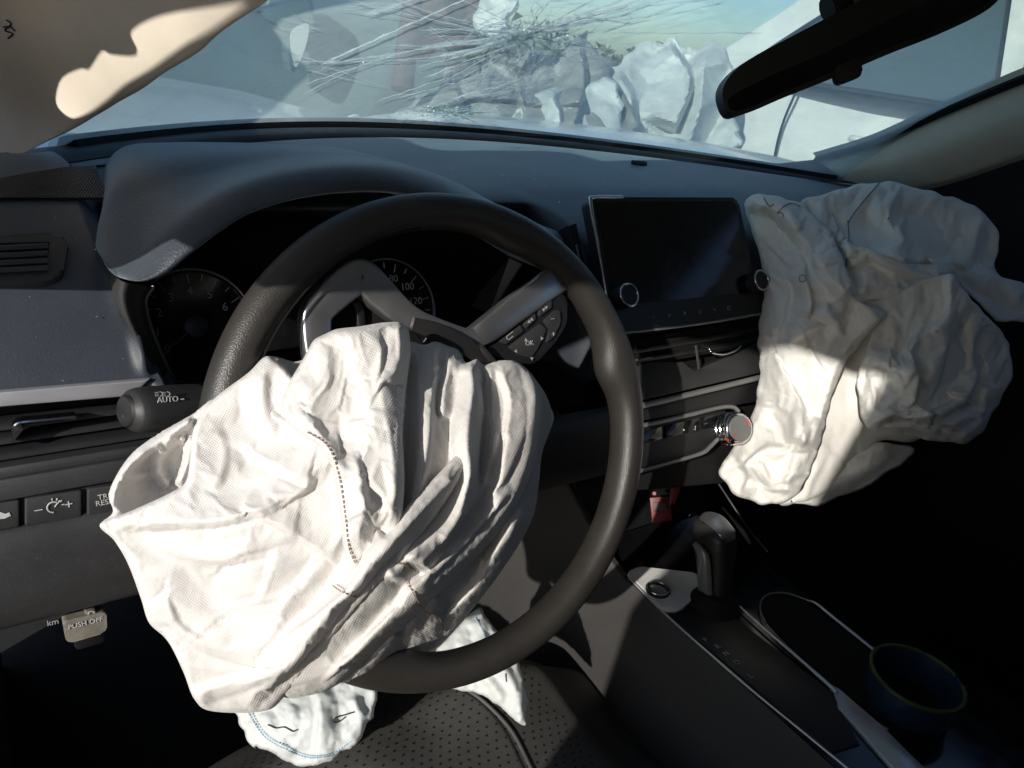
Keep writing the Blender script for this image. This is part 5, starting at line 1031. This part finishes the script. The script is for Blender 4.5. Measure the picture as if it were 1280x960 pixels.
# ================================================================= console
con = thing('centre_console', (CX, -.1, -.45), 'black centre console with grey trim strips and cup holder between the seats', 'console')
ZC = -.262
def pc(px, py, l=0.): return atz(px, py, ZC+l)
UPZ = A([0, 0, 1.])
x0, x1 = .284, .462
tw = []
for y in np.linspace(.34, -.6, 40):
    zt = ZC-.004+.14*max(0, min(1, (y-.05)/.2))**1.3; xt = x0-.002-.03*max(0, min(1, (y-.02)/.3))
    tw.append(cat_rom([(xt+.01, y, zt+.003), (xt, y, zt-.002), (xt-.012, y, zt-.05), (xt-.03, y, zt-.14), (xt-.06, y, -.5), (xt-.10, y, -.63)], 30))
mesh('side_wall', A(tw).reshape(-1, 3), grid_faces(40, 30), 'tunnel', con)
plate('deck', rounded([(x0, .12, ZC), (x0, -.6, ZC), (x1, -.6, ZC), (x1, .12, ZC)], .012), UPZ, .02, 'gloss', con, .004)
plate('front_riser', [(x0-.004, .12, ZC), (x1, .12, ZC), (x1+.01, .20, -.12), (x0-.01, .20, -.12)], (0, -1, .2), .02, 'black', con, .003)
plate('right_wall', [(x1+.004, -.6, ZC), (x1+.004, .25, ZC), (x1+.03, .3, -.64), (x1+.03, -.6, -.64)], (1, 0, 0), .008, 'black', con, .003)
plate('socket_plate', rounded([pc(783, 715, .004), pc(800, 708, .004), pc(872, 716, .004), pc(878, 738, .004), pc(850, 762, .004), pc(832, 762, .004)], .006), UPZ, .006, 'sockplate', con, .0015)
sc_ = pc(822, 738, .0045); so_ = revolve('power_socket', sc_, UPZ, [(.0135, -.001), (.0140, .002), (.0125, .003), (.0105, .0022), (.0103, -.002), (.009, -.0025), (.001, -.0025)], 'black', con, 36)
tube('socket_ring', [sc_+A([.0116*math.cos(a), .0116*math.sin(a), .003]) for a in np.linspace(0, 2*math.pi, 36, endpoint=False)], .0013, 'chrome', so_, seg=8, closed=True)
revolve('socket_cap', sc_, UPZ, [(.0092, -.002), (.009, .0004), (.001, .0006)], 'debris', so_, 24)
tube('left_edge_trim', [pc(786, 722, .003), pc(830, 766, .003), pc(920, 846, .003), pc(1010, 920, .003), pc(1066, 966, .003), pc(1110, 1005, .003)], .0011, 'brightstrip', con, seg=8, n=40)
plate('gear_gate', [pc(836, 768, .002), pc(868, 756, .002), pc(905, 762, .002), pc(1042, 866, .002), pc(1046, 880, .002), pc(1075, 930, .002), pc(1040, 940, .002)], UPZ, .003, 'black', con, .0006)
for s, x, y in (('P', 882, 800), ('R', 897, 808), ('N', 908, 817), ('D', 921, 828), ('L', 938, 845)): text('gear_letter', s, pc(x, y, .0028), (1, 0, 0), (0, 1, 0), .0085, 'dim', con)
tube('middle_trim', [pc(918, 752, .004), pc(960, 790, .004), pc(1000, 824, .004), pc(1034, 854, .004), pc(1046, 866, .004)], [.0012, .0016, .0018, .0026, .003], 'brightstrip', con, seg=8, n=30, flat=.6, nrm=UPZ)
plate('armrest_trim', [pc(1036, 852, .004), pc(1050, 862, .004), pc(1100, 905, .004), pc(1165, 968, .004), pc(1190, 1000, .004), pc(1160, 1000, .004), pc(1120, 964, .004), pc(1060, 896, .004), pc(1048, 884, .004), pc(1046, 872, .004)], UPZ, .005, 'brightstrip', con, .0012)
tube('right_trim', [pc(1008, 750, .004), pc(1020, 754, .004), pc(1040, 770, .004), pc(1092, 812, .004), pc(1120, 836, .004)], [.0008, .0018, .0022, .002, .0015], 'brightstrip', con, seg=8, n=30, flat=.6, nrm=UPZ)
tube('cup_holder_rim', [pc(1010, 750, .003), pc(980, 741, .003), pc(958, 744, .003), pc(950, 758, .003), pc(956, 778, .003), pc(980, 804, .003), pc(1030, 850, .003), pc(1080, 892, .003), pc(1110, 912, .003)], .0008, 'greytrim', con, seg=6, n=60)
plate('cup_holder_well', [pc(x, y, .0012) for x, y in [(1008, 753), (980, 744), (960, 747), (953, 759), (959, 777), (983, 803), (1050, 862), (1110, 905), (1160, 900), (1170, 870), (1100, 822)]], UPZ, .0012, 'matte', con, 0)
tube('front_trim', [atx(903, 634, .43), atx(915, 648, .43), atx(928, 664, .432), atx(938, 680, .434)], [.0012, .0022, .004, .002], 'greytrim', con, n=20, seg=8, flat=.5)
tube('front_trim', [atx(898, 604, .44), atx(915, 630, .44), atx(935, 660, .445), atx(960, 690, .45)], .0012, 'plastic', con, n=20, seg=6)
# ---- gear lever
gl = thing('gear_lever', pc(890, 752), 'black gear lever with silver cap standing on the centre console', 'gear lever')
gx = .352
g0, g1 = atx(893, 752, gx), atx(893, 655, gx)
prof = [(0, .012, .018), (.15, .012, .018), (.35, .0135, .021), (.6, .015, .0235), (.8, .0165, .025), (.93, .0165, .0245), (1.0, .012, .019)]
gv = []; S = 24
axg = unit(g1-g0)
for t, a, b_ in [(q, np.interp(q, [p[0] for p in prof], [p[1] for p in prof]), np.interp(q, [p[0] for p in prof], [p[2] for p in prof])) for q in np.linspace(0, 1, 40)]:
    c = g0+(g1-g0)*t
    for j in range(S):
        th = 2*math.pi*j/S; cc, ss = math.cos(th), math.sin(th); gv.append(c+A([1, 0, 0])*a*np.sign(cc)*abs(cc)**.6+A([0, 1, 0])*b_*np.sign(ss)*abs(ss)**.6)
mesh('grip', gv, grid_faces(40, S, False, True)+[tuple(range(S-1, -1, -1)), tuple(39*S+a for a in range(S))], 'leather2', gl, autosmooth=60)
nrm_c = unit(A([-.35, -.3, 1]))
loft('silver_cap', [[atx(876, 650, gx-.006)+A([0, 0, 0]), atx(880, 643, gx-.004), atx(890, 640, gx)], [atx(886, 657, gx-.012), atx(894, 650, gx-.006), atx(904, 648, gx+.002)], [atx(897, 668, gx-.014), atx(907, 664, gx-.006), atx(917, 664, gx+.002)], [atx(902, 674, gx-.012), atx(910, 672, gx-.006), atx(917, 670, gx+.0)]], 20, 16, 'silver', gl, thick=.003)
loft('silver_blade', [[atx(867, 680, gx-.018), atx(869, 678, gx-.02), atx(872, 680, gx-.018)], [atx(873, 694, gx-.018), atx(879, 692, gx-.022), atx(886, 696, gx-.018)], [atx(874, 720, gx-.017), atx(881, 720, gx-.021), atx(889, 720, gx-.016)], [atx(876, 742, gx-.014), atx(884, 744, gx-.017), atx(891, 746, gx-.012)], [atx(890, 756, gx-.012), atx(895, 757, gx-.013), atx(899, 757, gx-.01)]], 30, 12, 'greytrim', gl, thick=.002)
revolve('boot', pc(893, 756), UPZ, [(.030, 0), (.028, .004), (.022, .010), (.016, .016)], 'matte', gl, 32)
# ---- cup in the holder
rimc = A([*atz(1147, 846, -.228)[:2], -.228]); rr0 = .47*np.linalg.norm(atz(1205, 850, -.228)-atz(1089, 838, -.228))
cup = thing('travel_cup', (rimc[0], rimc[1], -.275), 'dark blue open cup with a lime green rim in the cup holder', 'cup')
revolve('cup_body', (rimc[0], rimc[1], -.275), UPZ, [(rr0*.8, 0), (rr0*.86, .003), (rr0*.97, .042), (rr0*.985, .047), (rr0*.93, .047), (rr0*.88, .036), (rr0*.8, .008), (.001, .006)], 'mug', cup, 56)
for a0_, a1_ in ((-4.25, .85), (1.15, 1.95)):
    tube('lime_rim', [rimc+A([rr0*.965*math.cos(a), rr0*.965*math.sin(a), -.0005]) for a in np.linspace(a0_-1.6, a1_-1.6, 60)], .0024, 'lime', cup, seg=8)
# ---- red clip under the stack, brake release, footwell bits
rc2 = thing('red_clip', atd(830, 640, .93), 'small dark red plastic clip in the dark below the centre stack', 'clip')
plate('clip_body', [atd(812, 622, .93), atd(838, 620, .93), atd(840, 650, .93), atd(815, 655, .93)], unit(CAM-atd(830, 640, .9)), .012, 'needle', rc2, .002)
plate('clip_arm', [atd(838, 612, .92), atd(846, 605, .92), atd(852, 608, .92), atd(844, 630, .92), atd(836, 632, .92)], unit(CAM-atd(830, 640, .9)), .008, 'needle', rc2, .002)
plate('clip_plate', [atd(816, 628, .925), atd(832, 627, .925), atd(833, 638, .925), atd(817, 640, .925)], unit(CAM-atd(830, 640, .9)), .002, 'rpaint', rc2, .0005)
for p in ((818, 617), (842, 622)): revolve('clip_pin', atd(*p, .93), unit(CAM-atd(830, 640, .9)), [(.003, -.004), (.003, .003), (.002, .004)], 'needle', rc2, 12)
br = thing('brake_release', aty(105, 785, .07), 'small grey release lever marked PUSH OFF under the dashboard', 'lever')
bn = unit(A([0, -1, .25])); bpn = lambda x, y, l=0.: atp(x, y, aty(105, 785, .07)+bn*l, bn)
lv = plate('lever_pad', rounded([bpn(78, 777), bpn(133, 764), bpn(134, 785), bpn(129, 792), bpn(88, 804), bpn(82, 800)], .003), bn, .012, 'sockplate', br, .0008)
lv.data.materials[0] = mat('worn_grey_plastic', (.16, .145, .12), .6, var=.3, vscale=90)
bx_ = unit(bpn(131, 770)-bpn(80, 783)); by_ = np.cross(bn, bx_)
text('legend', 'PUSH OFF', bpn(107, 779, .0006), bx_, by_, .0050, 'white', lv)
plate('lever_tab', rounded([bpn(107, 770, -.002), bpn(106, 765, -.002), bpn(120, 762, -.002), bpn(121, 768, -.002)], .001), bn, .01, lv.data.materials[0], br, .001)
text('legend', 'O', bpn(114, 767.5, -.001), bx_, by_, .006, 'white', br)
box('lever_arm', bpn(106, 770, -.03), (.02, .05, .02), 'matte', br, bev=.003)
text('panel_print', 'km', bpn(66, 778, -.01), bx_, by_, .006, 'dim', br)
# crumbs of glass scattered on the dash and powder under it
def dash_crumbs():
    V, F = [], []
    for cx, cy, sx_, sy_, n in ((630, 222, 60, 12, 60), (800, 225, 70, 12, 26), (70, 290, 45, 30, 16), (300, 200, 90, 10, 20), (100, 400, 60, 40, 8), (880, 455, 30, 15, 8)):
        for _ in range(n):
            p = on_dash(random.gauss(cx, sx_), random.gauss(cy, sy_), .003)
            if p[2] < .02: continue
            s = random.choice([.0003, .0003, .0004, .0006]); k = len(V); V += [p+np.random.normal(size=3)*s for _ in range(4)]; F += [(k, k+1, k+2), (k, k+2, k+3), (k, k+3, k+1), (k+1, k+3, k+2)]
    return V, F
o = mesh('glass_crumbs', *dash_crumbs(), 'crumb', smooth=False); o['kind'] = 'stuff'; o['label'] = 'tiny glass crumbs scattered over the dashboard top'; o['category'] = 'glass crumbs'
